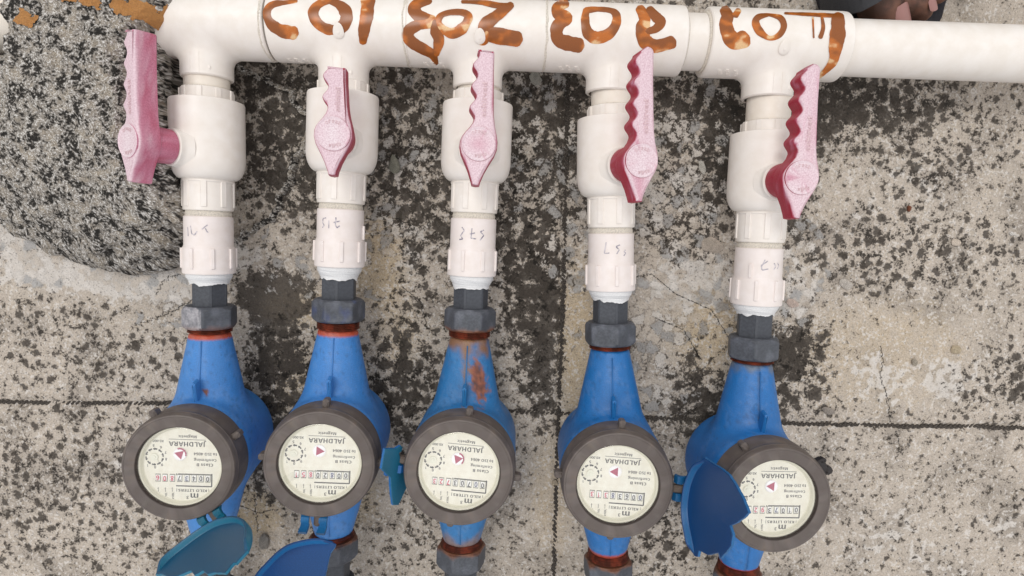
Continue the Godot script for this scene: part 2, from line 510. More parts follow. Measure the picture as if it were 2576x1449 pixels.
func mound_texture() -> Array:
	var w := 1024
	var sx := FastNoiseLite.TYPE_SIMPLEX_SMOOTH
	var low := nimg(w, w, sx, 0.018, 5, 31, -1, 0.0, 1.0, 0.7); var mid := nimg(w, w, sx, 0.055, 5, 32, -1, 0.0, 1.0, 0.75); var fin := nimg(w, w, sx, 0.15, 3, 33); var f2i := nimg(w, w, sx, 0.3, 2, 34)
	var col := PackedByteArray(); col.resize(w * w * 3)
	var bmp := PackedByteArray(); bmp.resize(w * w)
	var grey := lin(150, 144, 136); var white := lin(226, 224, 220); var black := lin(26, 25, 24); var warm := lin(172, 160, 142)
	rng.seed = 5
	for k in w * w:
		var L := low[k] / 255.0; var m := mid[k] / 255.0; var f := fin[k] / 255.0; var g := f2i[k] / 255.0
		var c := grey.lerp(warm, clampf((L - 0.5) * 2, 0, 1))
		c *= 0.68 + 0.5 * g + (rng.randf() - 0.5) * 0.24
		var wv := (f - 0.5) * 0.8 + (m - 0.5) * 0.9 + (g - 0.5) * 0.8
		if wv > 0.11: c = c.lerp(white, clampf((wv - 0.11) * 4.5, 0, 0.85))
		var b := (0.5 - m) * 1.1 + (0.5 - L) * 1.2 + (0.5 - f) * 0.7 + (g - 0.5) * 0.7
		if b > 0.10: c = c.lerp(black, clampf((b - 0.10) * 6, 0, 0.93))
		col[k * 3] = int(clampf(c.r, 0, 1) ** 0.4545 * 255); col[k * 3 + 1] = int(clampf(c.g, 0, 1) ** 0.4545 * 255); col[k * 3 + 2] = int(clampf(c.b, 0, 1) ** 0.4545 * 255)
		bmp[k] = int(clampf(0.5 + (g - 0.5) * 0.6 + (f - 0.5) * 0.6 + (m - 0.5) * 0.3, 0, 1) * 255)
	return [ImageTexture.create_from_image(Image.create_from_data(w, w, false, Image.FORMAT_RGB8, col)), ImageTexture.create_from_image(Image.create_from_data(w, w, false, Image.FORMAT_L8, bmp))]

# ------------------------------------------------------------------ slab and mound
var joints: Array = []     # polylines in mm

func slab_height(x: float, z: float) -> float:
	var h := nz.get_noise_2d(x * 0.6, z * 0.6) * 0.9 + nz.get_noise_2d(x * 4.0, z * 4.0) * 0.28
	for p in joints:
		for i in p.size() - 1:
			var q := Geometry2D.get_closest_point_to_segment(Vector2(x, z), p[i], p[i + 1])
			var d := q.distance_to(Vector2(x, z))
			d += nz.get_noise_2d(x * 7, z * 7) * 2.4
			if d < 4.5: h -= 2.2 * smoothstep(4.5, 1.6, d)
	return h

func fold(t: float) -> float:
	return pingpong(t, 1.0)

func make_floor() -> void:
	for px in [[[-40, 1012], [420, 1016], [700, 1022]], [[1440, 1042], [1950, 1066], [2640, 1078]], [[1432, 90], [1425, 400], [1418, 720], [1404, 1080], [1392, 1500]], [[700, 1022], [1080, 1030], [1440, 1042]]]:
		var l := PackedVector2Array()
		for q in px:
			var p := at(q[0], q[1])
			l.append(Vector2(p.x, p.z))
		joints.append(l)
	var tx := slab_textures()
	var m := mat("weathered_concrete", Color.WHITE, 0.93)
	m.albedo_texture = tx[0]
	m.heightmap_enabled = true; m.heightmap_texture = tx[1]; m.heightmap_scale = 0.1
	m.metallic_specular = 0.25
	# fine in the middle, coarse further out; beyond the middle the stains go on as a mirrored repeat
	var xs := PackedFloat32Array(); var zs := PackedFloat32Array()
	var x := -1500.0
	while x <= 1501.0:
		xs.append(x)
		x += 2.6 if absf(x + 0.001) < 499.0 and x >= -500.0 else (100.0 if x + 100.0 <= -500.0 or x > 0 else maxf(2.6, -500.0 - x))
	var z := -1240.0
	while z <= 1351.0:
		zs.append(z)
		z += 2.6 if z >= -240.0 and z < 350.0 else (100.0 if z + 100.0 <= -240.0 or z > 0 else maxf(2.6, -240.0 - z))
	var rows: Array = []; var uvs := PackedVector2Array()
	for zz in zs:
		var r := PackedVector3Array()
		for xx in xs:
			var inside := xx > -520 and xx < 520 and zz > -260 and zz < 370
			r.append(Vector3(xx, slab_height(xx, zz) if inside else 0.0, zz))
			uvs.append(Vector2(fold((xx - TX) / (TW * TMM)), fold((zz - TZ) / (TH * TMM))))
		rows.append(r)
	var g := Geo.new()
	g.sheet(rows, Vector3.UP, 180.0, uvs)
	var o := part("concrete_floor", g, m, self)
	o.set_meta("kind", "structure")
	o.set_meta("label", "weathered grey concrete floor spotted with black lichen")
	# the twisted cord pressed into each joint
	mat("pale_cord", Color8(98, 91, 84), 0.95, noise_tex(256, 0.1, 4, Color(0.4, 0.39, 0.38), Color(1, 1, 1), 20, 2.2), 30.0)
	for ji in joints.size():
		var p: PackedVector2Array = joints[ji]
		var sunk: float = [2.6, 2.1, 2.5, 3.2][ji]
		var c := Geo.new()
		var pts := PackedVector3Array()
		for i in p.size() - 1:
			var n := int(p[i].distance_to(p[i + 1]) / 1.2)
			for k in n:
				var q: Vector2 = p[i].lerp(p[i + 1], float(k) / n)
				pts.append(Vector3(q.x + nz.get_noise_2d(q.x * 2, q.y * 2) * 1.2, -sunk + nz.get_noise_2d(q.x * 1.6 + 200, q.y * 1.6) * 1.6, q.y + nz.get_noise_2d(q.x * 2, q.y * 2 + 40) * 1.2))
		for strand in 2:
			var rings: Array = []
			var s := 0.0
			for i in pts.size() - 1:
				var d := (pts[i + 1] - pts[i]).normalized()
				s += 1.2
				var side := d.cross(Vector3.UP)
				var a := s / 8.5 * TAU + strand * PI
				var wob := nz.get_noise_2d(pts[i].x * 3, pts[i].z * 3 + 50)
				var ctr := pts[i] + side * cos(a) * 1.15 + Vector3.UP * (sin(a) * 0.9 + wob * 0.9) + side * wob * 1.0
				var r := PackedVector3Array()
				for e in 8: r.append(ctr + (side * cos(TAU * e / 8) * 1.35 + Vector3.UP * sin(TAU * e / 8) * 1.15))
				rings.append(r)
			c.loft(rings, 180.0)
		part("joint_cord", c, M.pale_cord, o)

var mound_c := Vector2(-322, -120)
var mound_r: Array = []

func mound_radius(a: float) -> float:
	var n := mound_r.size()
	for i in n:
		var p: Vector2 = mound_r[i]; var q: Vector2 = mound_r[(i + 1) % n]
		var qa := q.x if i < n - 1 else q.x + TAU
		var aa := a
		if aa < mound_r[0].x: aa += TAU
		if aa >= p.x and aa <= qa:
			return lerpf(p.y, q.y, smoothstep(0, 1, (aa - p.x) / (qa - p.x)) * 0.5 + (aa - p.x) / (qa - p.x) * 0.5)
	return mound_r[0].y

func mound_height(rho: float, a: float) -> float:
	# full and round to the right where the fitting leaves it, longer slopes to the left and below
	var e := lerpf(2.3, 7.0, smoothstep(0.1, 0.7, cos(a)))
	var h := 86.0 * pow(clampf(1.0 - pow(rho, e), 0, 1), 0.6)
	# the far left end of the pipe stands free: the mound drops away beside it
	var w := mound_c + Vector2(cos(a), sin(a)) * rho * mound_radius(a)
	var cut := smoothstep(-358.0, -372.0, w.x + nz.get_noise_2d(w.x * 3, w.y * 3) * 6.0) * smoothstep(-118.0, -136.0, w.y + nz.get_noise_2d(w.x * 3, w.y * 3 + 80) * 8.0)
	return minf(h, lerpf(h, 34.0, cut))

func make_mound() -> void:
	for p in [[-470, -120], [-470, -190], [-430, -290], [-340, -310], [-262, -260], [-234, -205], [-233, -176], [-240, -158], [-254, -144], [-260, -122], [-260, -98], [-254, -62], [-248, -30], [-258, 8], [-296, 34], [-332, 37], [-376, 26], [-423, 4], [-447, -34], [-468, -80]]:
		var d := Vector2(p[0], p[1]) - mound_c
		mound_r.append(Vector2(d.angle(), d.length()))
	mound_r.sort_custom(func(a, b): return a.x < b.x)
	var tx := mound_texture()
	var m := mat("mound_concrete", Color.WHITE, 0.95)
	m.albedo_texture = tx[0]
	m.heightmap_enabled = true; m.heightmap_texture = tx[1]; m.heightmap_scale = 0.14
	m.metallic_specular = 0.2
	var t := thing("concrete_mound", "rough speckled concrete mound that swallows the left end of the white header pipe", "mound", Transform3D(Basis(), Vector3(mound_c.x, 0, mound_c.y)))
	var g := Geo.new()
	var na := 300; var nr := 120
	var p := PackedVector3Array(); var tri := PackedInt32Array(); var uvs := PackedVector2Array()
	for j in nr + 1:
		for i in na + 1:
			var a := TAU * (i % na) / na - PI
			var rho := pow(float(j) / nr, 0.85)
			var dir := Vector2(cos(a), sin(a))
			var r := mound_radius(a) * rho
			var w := mound_c + dir * r
			var h := mound_height(rho, a)
			h += (nz.get_noise_2d(w.x * 2.2, w.y * 2.2) * 3.2 + nz.get_noise_2d(w.x * 9.0, w.y * 9.0) * 1.1) * smoothstep(1.0, 0.8, rho) - 3.0 * smoothstep(0.97, 1.0, rho)
			var out := nz.get_noise_3d(w.x * 1.5, h * 1.5, w.y * 1.5) * 8.0 * smoothstep(0.4, 0.95, rho)
			p.append(Vector3(dir.x * (r + out), h, dir.y * (r + out)))
			uvs.append(Vector2(w.x, w.y) / 360.0)
	for j in nr:
		for i in na:
			var a := j * (na + 1) + i
			tri.append_array([a, a + 1, a + na + 1, a + 1, a + na + 2, a + na + 1])
	g.add(p, tri, 180.0, Vector3.UP, uvs)
	part("mound_body", g, m, t)
	# thin spill of mortar under the first two valves
	var ap := PackedVector2Array()
	for q in [[-300, -128], [-240, -140], [-190, -120], [-168, -90], [-180, -60], [-194, -34], [-205, -10], [-222, 1], [-240, 12], [-262, 22], [-300, 20], [-320, -40]]: ap.append(Vector2(q[0], q[1]) - mound_c)
	var apr := PackedVector2Array()
	for i in ap.size():
		for k in 12:
			var q := ap[i].lerp(ap[(i + 1) % ap.size()], k / 12.0)
			apr.append(q + Vector2(nz.get_noise_2d(q.x * 5, q.y * 5), nz.get_noise_2d(q.x * 5 + 300, q.y * 5)) * 6.0)
	var ga := Geo.new()
	ga.slab(apr, Transform3D(), [[-1.0, -1.5], [3.0, -0.6], [5.0, 0.6], [5.6, 3.0]], 60.0)
	for i in ga.v.size(): ga.uv[i] = Vector2(ga.v[i].x + 40, ga.v[i].z + 10) / 330.0
	ga.has_uv = true
	part("mortar_spill", ga, m, t)
	# dabs of ochre paint that dried on it
	for d in [[[[375, 145], [400, 165], [450, 195], [500, 240], [540, 235], [578, 290], [550, 330], [520, 393], [470, 380], [420, 370], [340, 345], [315, 320], [330, 240], [365, 225]], 74.0],
			[[[715, 0], [760, 30], [900, 60], [990, 75], [1080, 95], [1200, 145], [1230, 130], [1245, 50], [1220, 0], [1000, -60], [800, -60]], 80.0],
			[[[1350, 95], [1400, 50], [1500, 32], [1610, 30], [1720, 55], [1800, 50], [1840, 0], [1880, -60], [2140, -60], [2110, 60], [2060, 170], [2020, 230], [1950, 250], [1870, 285], [1790, 270], [1700, 262], [1630, 245], [1560, 225], [1420, 190], [1370, 150]], 80.0]]:
		var poly := PackedVector2Array()
		for q in d[0]:
			var w := at(q[0] * 0.2171, q[1] * 0.2171, d[1])
			poly.append(Vector2(w.x, w.z))
		var gp := Geo.new()
		gp.has_uv = false
		var lo := poly[0]; var hi := poly[0]
		for q in poly: lo = lo.min(q); hi = hi.max(q)
		var step := 0.5
		var pp := PackedVector3Array(); var tr := PackedInt32Array(); var idx := {}
		for yy in int((hi.y - lo.y) / step) + 1:
			for xx in int((hi.x - lo.x) / step) + 1:
				var mid := lo + Vector2(xx + 0.5, yy + 0.5) * step
				var wob := Vector2(nz.get_noise_2d(mid.x * 8, mid.y * 8), nz.get_noise_2d(mid.x * 8, mid.y * 8 + 99)) * 3.0
				if not Geometry2D.is_point_in_polygon(mid + wob, poly): continue
				var k := PackedInt32Array()
				for cn in [[0, 0], [1, 0], [0, 1], [1, 1]]:
					var key := Vector2i(xx + cn[0], yy + cn[1])
					if not idx.has(key):
						var w := lo + Vector2(key) * step
						idx[key] = pp.size()
						var dd := w - mound_c; var aa := dd.angle(); var rho := dd.length() / mound_radius(aa)
						var h := mound_height(rho, aa) + (nz.get_noise_2d(w.x * 2.2, w.y * 2.2) * 3.2 + nz.get_noise_2d(w.x * 9.0, w.y * 9.0) * 1.1) * smoothstep(1.0, 0.8, rho)
						pp.append(Vector3(dd.x, h + 0.9 + nz.get_noise_2d(w.x * 14, w.y * 14) * 0.5, dd.y))
					k.append(idx[key])
				tr.append_array([k[0], k[1], k[2], k[1], k[3], k[2]])
		if tr.size() == 0: continue
		gp.add(pp, tr, 180.0, Vector3.UP)
		part("paint_patch", gp, M.ochre_paint, t)

# ------------------------------------------------------------------ lettering
func word(g: Geo, txt: String, t: Transform3D, w: float, h: float, depth := 0.0) -> void:
	var m := TextMesh.new()
	m.font = font; m.text = txt; m.font_size = 32; m.pixel_size = 0.01; m.depth = 0.0
	m.curve_step = 2.0
	var a := m.get_mesh_arrays()
	var v: PackedVector3Array = a[Mesh.ARRAY_VERTEX]
	var ix: PackedInt32Array = a[Mesh.ARRAY_INDEX]
	if v.size() == 0: return
	var lo := v[0]; var hi := v[0]
	for q in v: lo = lo.min(q); hi = hi.max(q)
	var c := (lo + hi) / 2
	var k := Vector3(w / maxf(hi.x - lo.x, 1e-5), h / maxf(hi.y - lo.y, 1e-5), 1)
	var p := PackedVector3Array()
	for q in v: p.append(t * ((q - c) * k))
	var tri := PackedInt32Array()
	if ix.size(): tri = ix
	else:
		for i in v.size(): tri.append(i)
	g.add(p, tri, 1.0, t.basis.z)
	if depth > 0.0:      # raised: sides round every glyph edge that only one triangle owns
		var own := {}
		for i in range(0, tri.size(), 3):
			for e in 3:
				var x := p[tri[i + e]].snapped(Vector3.ONE * 0.001); var y := p[tri[i + (e + 1) % 3]].snapped(Vector3.ONE * 0.001)
				if own.has([y, x]): own.erase([y, x])
				else: own[[x, y]] = true
		var dn := -t.basis.z * depth
		for e in own:
			g.add(PackedVector3Array([e[0], e[1], e[1] + dn, e[0] + dn]), PackedInt32Array([0, 1, 2, 0, 2, 3]), 1.0, (e[1] - e[0]).cross(t.basis.z))

# ------------------------------------------------------------------ header pipe
func brush(g: Geo, pts: Array, r: float, lift: float, sd: float) -> void:
	# one stroke of a brush on the round fitting: [px, py, width], smoothed, paint thin where the bristles ran dry
	var cv := Curve2D.new(); var wd := PackedFloat32Array()
	for i in pts.size():
		var p := Vector2(pts[i][0], pts[i][1])
		var tan := Vector2.ZERO
		if i > 0 and i < pts.size() - 1: tan = (Vector2(pts[i + 1][0], pts[i + 1][1]) - Vector2(pts[i - 1][0], pts[i - 1][1])) / 6.0
		cv.add_point(p, -tan, tan)
	var L := cv.get_baked_length()
	var cum := PackedFloat32Array([0.0])
	for i in range(1, pts.size()): cum.append(cv.get_closest_offset(Vector2(pts[i][0], pts[i][1])))
	if pts[0][0] == pts[-1][0] and pts[0][1] == pts[-1][1]: cum[-1] = L
	for i in range(1, cum.size()): cum[i] = maxf(cum[i], cum[i - 1] + 0.01)
	var rows: Array = []; var cols: Array = []
	var n := maxi(8, int(L / 2.0))
	var wa: float = pts[0][2]; var wb: float = pts[-1][2]
	for i in range(-3, n + 4):
		var s := clampf(L * i / n, 0, L)
		var k := 0
		while k < cum.size() - 2 and cum[k + 1] < s: k += 1
		var w := lerpf(pts[k][2], pts[k + 1][2], clampf((s - cum[k]) / (cum[k + 1] - cum[k]), 0, 1))
		var c := cv.sample_baked(s)
		var d := (cv.sample_baked(minf(s + 2, L)) - cv.sample_baked(maxf(s - 2, 0))).normalized()
		if i < 0:
			c -= d * wa * 0.5 * (-i / 3.0) * 0.9; w *= sqrt(maxf(0.02, 1.0 - pow(-i / 3.0, 2)))
		if i > n:
			c += d * wb * 0.5 * ((i - n) / 3.0) * 0.9; w *= sqrt(maxf(0.02, 1.0 - pow((i - n) / 3.0, 2)))
		w *= 1.22 + nz.get_noise_2d(s * 1.2, sd * 50) * 0.2
		var row := PackedVector3Array()
		for e in 9:
			var q := (e / 8.0 - 0.5)
			var pp := c + Vector2(-d.y, d.x) * q * w
			row.append(on_header(pp.x, maxf(pp.y, -30), r + lift + 0.16 * (1.0 - 4 * q * q)))
		rows.append(row)
	g.sheet(rows, Vector3(0, 1, 0.2), 180.0)

func make_header() -> void:
	var root := thing("header_pipe", "white plastic header pipe along the top with five tee fittings and brown painted numbers", "pipe", Transform3D(Basis(HX, Vector3.UP, HZ), header_origin()))
	var R := 25.5
	# one tee, shared: run along x, branch towards +z
	var tee := Geo.new()
	var run: Array = []
	for q in [[-51.9, 21.5], [-52.0, 24.4], [-51.2, 25.3], [-49.0, R], [-17.0, R], [0.0, R], [17.0, R], [49.0, R], [51.2, 25.3], [52.0, 24.4], [51.9, 21.5]]: run.append(Vector2(q[1], q[0]))
	tee.lathe(run, 72, Vector3.ZERO, Vector3.RIGHT)
	var rb := 18.9; var fl := 6.5
	var rings: Array = []
	for j in 16:
		var r := PackedVector3Array()
		for i in 64:
			var a := TAU * i / 64
			var rho := rb; var zo := 0.0
			var th := minf(j / 9.0, 1.0) * PI / 2
			rho = rb + fl * (1 - sin(th)); zo = fl * (1 - cos(th))
			var y := clampf(rho * sin(a), -R, R)
			var zs := sqrt(maxf(0.0, R * R - y * y))
			var zz := zs + zo
			if j >= 9: zz = lerpf(zs + fl, 40.0, (j - 9) / 4.0)
			if j == 13: zz = 40.0
			if j == 14: rho = rb - 0.8; zz = 40.8
			if j == 15: rho = rb - 2.6; zz = 40.9
			r.append(Vector3(rho * cos(a), rho * sin(a), zz))
		rings.append(r)
	tee.loft(rings, 40.0, false)
	var tm := tee.mesh(M.white_plastic)
	# mould gate: a small teardrop on top
	var nub := Geo.new()
	var nr: Array = []
	for q in [[0.0, 0.2], [0.25, 3.0], [0.7, 4.1], [1.0, 3.5], [1.25, 2.0], [1.32, 0.1]]:
		var r := PackedVector3Array()
		for i in 20:
			var a := TAU * i / 20
			var zz: float = sin(a) * q[1]
			r.append(Vector3(cos(a) * q[1], q[0] * 1.5, zz * (1.0 if zz > 0 else 1.7)))
		nr.append(r)
	nub.loft(nr, 60.0)
	nub.lathe([Vector2(0.9, 1.7), Vector2(0.9, 2.15), Vector2(0.5, 2.3)], 10, Vector3.ZERO, Vector3.UP)
	var nm := nub.mesh(M.white_plastic)
	var line := Geo.new()      # the two raised mould lines along the branch
	for x in [-3.2, 3.2]: line.box(Transform3D(Basis(), Vector3(x, 18.62, 32.0)), Vector3(0.35, 0.5, 15.0), 0.1)
	line.box(Transform3D(Basis(), Vector3(9.5, 16.2, 35.5)), Vector3(2.2, 1.2, 2.6), 0.4)
	var lm := line.mesh(M.white_plastic)
	var px := [520.0, 866.0, 1205.0, 1541.0, 1938.0]
	var paint := [[],
		[[[745, 2, 8], [720, 6, 10], [690, 10, 14], [674, 22, 16], [672, 42, 18], [684, 62, 22], [708, 77, 26], [738, 83, 30]],
		[[830, 2, 12], [803, 10, 18], [788, 30, 22], [795, 53, 22], [815, 70, 22], [842, 76, 22], [862, 66, 26], [872, 44, 28], [866, 24, 26], [850, 10, 18], [830, 2, 12]],
		[[926, -6, 30], [923, 36, 27], [916, 73, 24], [913, 106, 15]]],
		[[[1075, -4, 26], [1050, 10, 24], [1042, 24, 26], [1056, 42, 26], [1086, 53, 28]], [[1088, 54, 26], [1055, 62, 22], [1031, 75, 24], [1026, 92, 24], [1040, 109, 24], [1066, 124, 22], [1088, 138, 18], [1097, 160, 9]],
		[[1094, 58, 20], [1098, 80, 26], [1104, 102, 22], [1097, 136, 14]],
		[[1114, 36, 12], [1133, 31, 12], [1162, 31, 14], [1178, 40, 18], [1174, 56, 18], [1160, 74, 24], [1138, 84, 22], [1116, 74, 16], [1103, 58, 14], [1105, 44, 14], [1114, 36, 12]],
		[[1163, 4, 7], [1212, 6, 10], [1255, 14, 14], [1284, 14, 12]], [[1286, 12, 14], [1262, 30, 22], [1226, 58, 30], [1218, 74, 26], [1226, 84, 30], [1252, 90, 32], [1300, 98, 34]], [[1224, 84, 14], [1222, 104, 11], [1206, 116, 7]]],
		[[[1424, 9, 18], [1402, 18, 22], [1404, 34, 26], [1424, 46, 26], [1404, 64, 26], [1400, 82, 26], [1406, 100, 28], [1426, 108, 30], [1456, 114, 32]],
		[[1475, 26, 14], [1504, 23, 10], [1538, 27, 12], [1551, 40, 18], [1548, 64, 20], [1530, 86, 26], [1502, 95, 26], [1482, 86, 24], [1474, 68, 20], [1472, 44, 18], [1475, 26, 14]],
		[[1610, 22, 20], [1622, 46, 24], [1617, 73, 30], [1622, 102, 30], [1648, 116, 26], [1690, 106, 26]], [[1634, 24, 18], [1652, 44, 24], [1664, 54, 20], [1650, 72, 18], [1630, 78, 14]]],
		[[[1822, 24, 20], [1830, 40, 26], [1826, 60, 28], [1833, 86, 30], [1848, 104, 36], [1872, 98, 34]], [[1858, 26, 12], [1850, 38, 14]],
		[[1934, 37, 7], [1963, 45, 13], [1972, 66, 14], [1960, 88, 12], [1936, 96, 10], [1912, 80, 16], [1901, 58, 16], [1908, 43, 14], [1934, 37, 7]],
		[[1975, 33, 5], [2036, 36, 8], [2117, 40, 10]], [[2045, 44, 4], [2047, 94, 4]], [[2068, 44, 6], [2071, 70, 8], [2064, 93, 10]], [[2108, 42, 26], [2108, 80, 32], [2102, 120, 28], [2094, 158, 18], [2058, 196, 7]]]]
	var words := ["", "first painted number from the left, brown, on the white tee", "second painted number, brown and running into a drip", "third painted number, thick brown strokes", "rightmost painted number with a long brown tail"]
	for k in 5:
		var w := at(px[k], 44 + 0.0355 * px[k], AXIS) - header_origin()
		var x: float = w.dot(HX)
		var t := place("tee_fitting", tm, root, Transform3D(Basis(), Vector3(x, 0, 0)))
		if k > 0:
			var ny: float = [0, 82, 96, 0, 124][k]
			if ny > 0:
				var q := on_header(px[k] + [0, -14, 2, 0, 34][k], ny, R)
				var up := Vector3(0, q.y, q.z).normalized()
				place("mould_gate", nm, t, Transform3D(Basis(Vector3.RIGHT, up, Vector3.RIGHT.cross(up)), Vector3(q.x - x, q.y, q.z) - up * 0.3))
			var rt := Geo.new()
			var org := on_header(px[k] - 116 + k * 2.0, 146 + k * 10.0 - 3, R)
			var up2 := Vector3(0, org.y, org.z).normalized()
			var dn := Vector3.RIGHT.cross(up2)      # down the flank
			for q in [["1½x1", 6.5, 8.5], ["ASTM", 0.0, 9.0], ["SDR", -6.0, 6.5]]:
				var ang := 1.12
				var ctr := Vector3(org.x - x + q[1], org.y, org.z)
				# each word climbs round the flank, so it is laid letter by letter
				var s: String = q[0]
				for ch in s.length():
					var arc: float = (float(ch) - (s.length() - 1) / 2.0) * 2.2 / R
					var a0 := atan2(org.z, org.y) + arc
					var u := Vector3(0, cos(a0), sin(a0)); var d := Vector3(0, -sin(a0), cos(a0))
					word(rt, s[ch], Transform3D(Basis(d, Vector3.RIGHT, u).orthonormalized() if d.cross(Vector3.RIGHT).dot(u) > 0 else Basis(d, -Vector3.RIGHT, u), Vector3(ctr.x + arc * 10.0, u.y * (R + 0.4), u.z * (R + 0.4))), 1.7, 2.6, 0.5)
			part("raised_lettering", rt, M.white_plastic, t)
			for si in paint[k].size():
				var g := Geo.new()
				var sd := float(k * 10 + si)
				g.paint = func(p: Vector3, _n: Vector3) -> Color:
					var streak := nz.get_noise_3d(p.x * 3.0 + sd * 40, p.y * 5.0, p.z * 5.0)
					var thin := nz.get_noise_2d(p.x * 1.6 + sd * 90, p.z * 1.6 + p.y)
					var c := lin(150, 84, 30).lerp(lin(200, 112, 38), smoothstep(-0.1, 0.35, thin + streak * 0.5))
					return c.lerp(lin(240, 198, 146), smoothstep(0.42, 0.66, thin + streak * 0.8))
				brush(g, paint[k][si], R, 0.08 + 0.05 * si, sd)
				for i in g.v.size(): g.v[i].x -= x
				part("painted_stroke", g, M.brown_paint, t)
			t.set_meta("label", words[k])
		place("mould_line", lm, t)
	# smears of pipe cement at the seams
	for sx in [[-184.0, 0.0], [-79.0, 0.0], [25.5, 0.0]]:
		var g := Geo.new()
		var rows: Array = []
		for i in 70:
			var a := deg_to_rad(-100.0 + 200.0 * i / 69)
			var w0 := 0.8 + 1.4 * absf(nz.get_noise_2d(i * 9.0, sx[0]))
			var o := nz.get_noise_2d(i * 2.0, sx[0] * 2) * 1.6
			var row := PackedVector3Array()
			for e in 5:
				var q := e / 4.0 - 0.5
				row.append(Vector3(sx[0] + o + q * 2 * w0, cos(a) * (R + 0.25 - absf(q) * 1.0), sin(a) * (R + 0.25 - absf(q) * 1.0)))
			rows.append(row)
		g.sheet(rows, Vector3.UP)
		part("cement_smear", g, M.solvent_cement, root)
	# plain lengths of pipe: the short piece before the last tee, the long run to the right, the far left end
	var xs := [0.0, 0.0, 0.0, 0.0, 0.0]
	for k in 5: xs[k] = (at(px[k], 44 + 0.0355 * px[k], AXIS) - header_origin()).dot(HX)
	for q in [[xs[3] + 45.0, xs[4] - 45.0], [xs[4] + 45.0, 900.0]]:
		var g := Geo.new()
		g.lathe([Vector2(20.8, q[0]), Vector2(20.8, q[1])], 64, Vector3.ZERO, Vector3.RIGHT)
		part("pipe_length", g, M.white_plastic, root)
	var gl := Geo.new()
	gl.lathe([Vector2(25.5, -900.0), Vector2(25.5, -341.0), Vector2(25.0, -340.2), Vector2(21.0, -340.0)], 64, Vector3.ZERO, Vector3.RIGHT)
	part("pipe_length", gl, M.old_cream_plastic, root)
	var gc := Geo.new()
	for q in [[xs[4] - 52.4, 1.0], [xs[3] + 52.4, 0.35]]:
		var rr: Array = []
		for i in 9:
			var rad: float = 20.9 + sin(i / 8.0 * PI) * 1.6 * q[1]
			rr.append(Vector2(rad, q[0] + (i / 8.0 - 0.5) * 2.4))
		gc.lathe(rr, 64, Vector3.ZERO, Vector3.RIGHT, 180.0)
	part("cement_bead", gc, M.solvent_cement, root)

# ------------------------------------------------------------------ columns
# [px top, py top, px bottom, py bottom, py of the valve's upper end]
const COLS := [[520, 150, 536, 1400, 256], [866, 150, 838, 1400, 238], [1205, 200, 1160, 1400, 262], [1541, 200, 1529, 1400, 300], [1938, 200, 1857, 1430, 338]]

func column(k: int, s := 0.0, roll := 0.0) -> Transform3D:
	var c: Array = COLS[k]
	var yt: float = c[4]
	var xt: float = c[0] + float(c[2] - c[0]) * (yt - c[1]) / (c[3] - c[1])
	var o := at(xt, yt, AXIS)
	var d := (at(c[2], c[3], AXIS) - at(c[0], c[1], AXIS)).normalized()
	var x := Vector3.UP.cross(d).normalized()
	var b := Basis(x, Vector3.UP, d)
	return Transform3D(b.rotated(d, roll), o + d * s)

func ribs(g: Geo, n: int, r: float, w: float, h: float, s0: float, s1: float, ph := 0.0) -> void:
	for i in n:
		var a := TAU * i / n + ph
		var u := Vector3(cos(a), sin(a), 0)
		g.box(Transform3D(Basis(u.cross(Vector3.BACK), u, Vector3.BACK), u * (r + h / 2 - 0.5) + Vector3(0, 0, (s0 + s1) / 2)), Vector3(w, h + 1.0, s1 - s0), 0.35)

func handle_outline(len: float, grips: int, round_tip: bool) -> PackedVector2Array:
	# seen from above: x to the right, y towards the tip
	var p := PackedVector2Array()
	var right := [[0, -28.5], [2.6, -28.0], [3.2, -25.0], [5.4, -19.0], [8.6, -12.5], [11.6, -7.0], [13.2, -2.0], [13.2, 2.5], [12.2, 7.5], [10.6, 13.0], [9.4, 20.0], [8.8, 28.0], [8.2, 36.0], [7.7, 44.0], [7.2, 52.0], [6.9, 60.0], [6.7, 68.0], [6.5, 90.0]]
	for q in right:
		if q[1] < len - 2.0: p.append(Vector2(q[0], q[1]))
	var xr: float = p[-1].x
	if round_tip:
		for i in 6:
			var a := i / 5.0 * PI * 0.55
			p.append(Vector2(xr - 5.0 + cos(a) * 5.0, len - 5.0 + sin(a) * 5.0))
	else:
		p.append(Vector2(xr - 0.3, len - 0.5)); p.append(Vector2(xr - 1.2, len))
		p.append(Vector2(-4.6, len + 0.3))
	var y := len - (3.5 if round_tip else 1.0)
	while y > 15.5:
		p.append(Vector2(-5.6 - 1.9 * cos((y - 66.5) / 14.0 * TAU) - (72.0 - y) * 0.012, y))
		y -= 1.4
	for q in [[-5.4, 14.0], [-7.4, 11.0], [-9.9, 8.0], [-11.9, 5.0], [-13.0, 2.0], [-13.2, -2.0], [-12.0, -7.0], [-9.2, -12.5], [-6.0, -19.0], [-3.8, -25.0], [-2.9, -28.0]]: p.append(Vector2(q[0], q[1]))
	return p

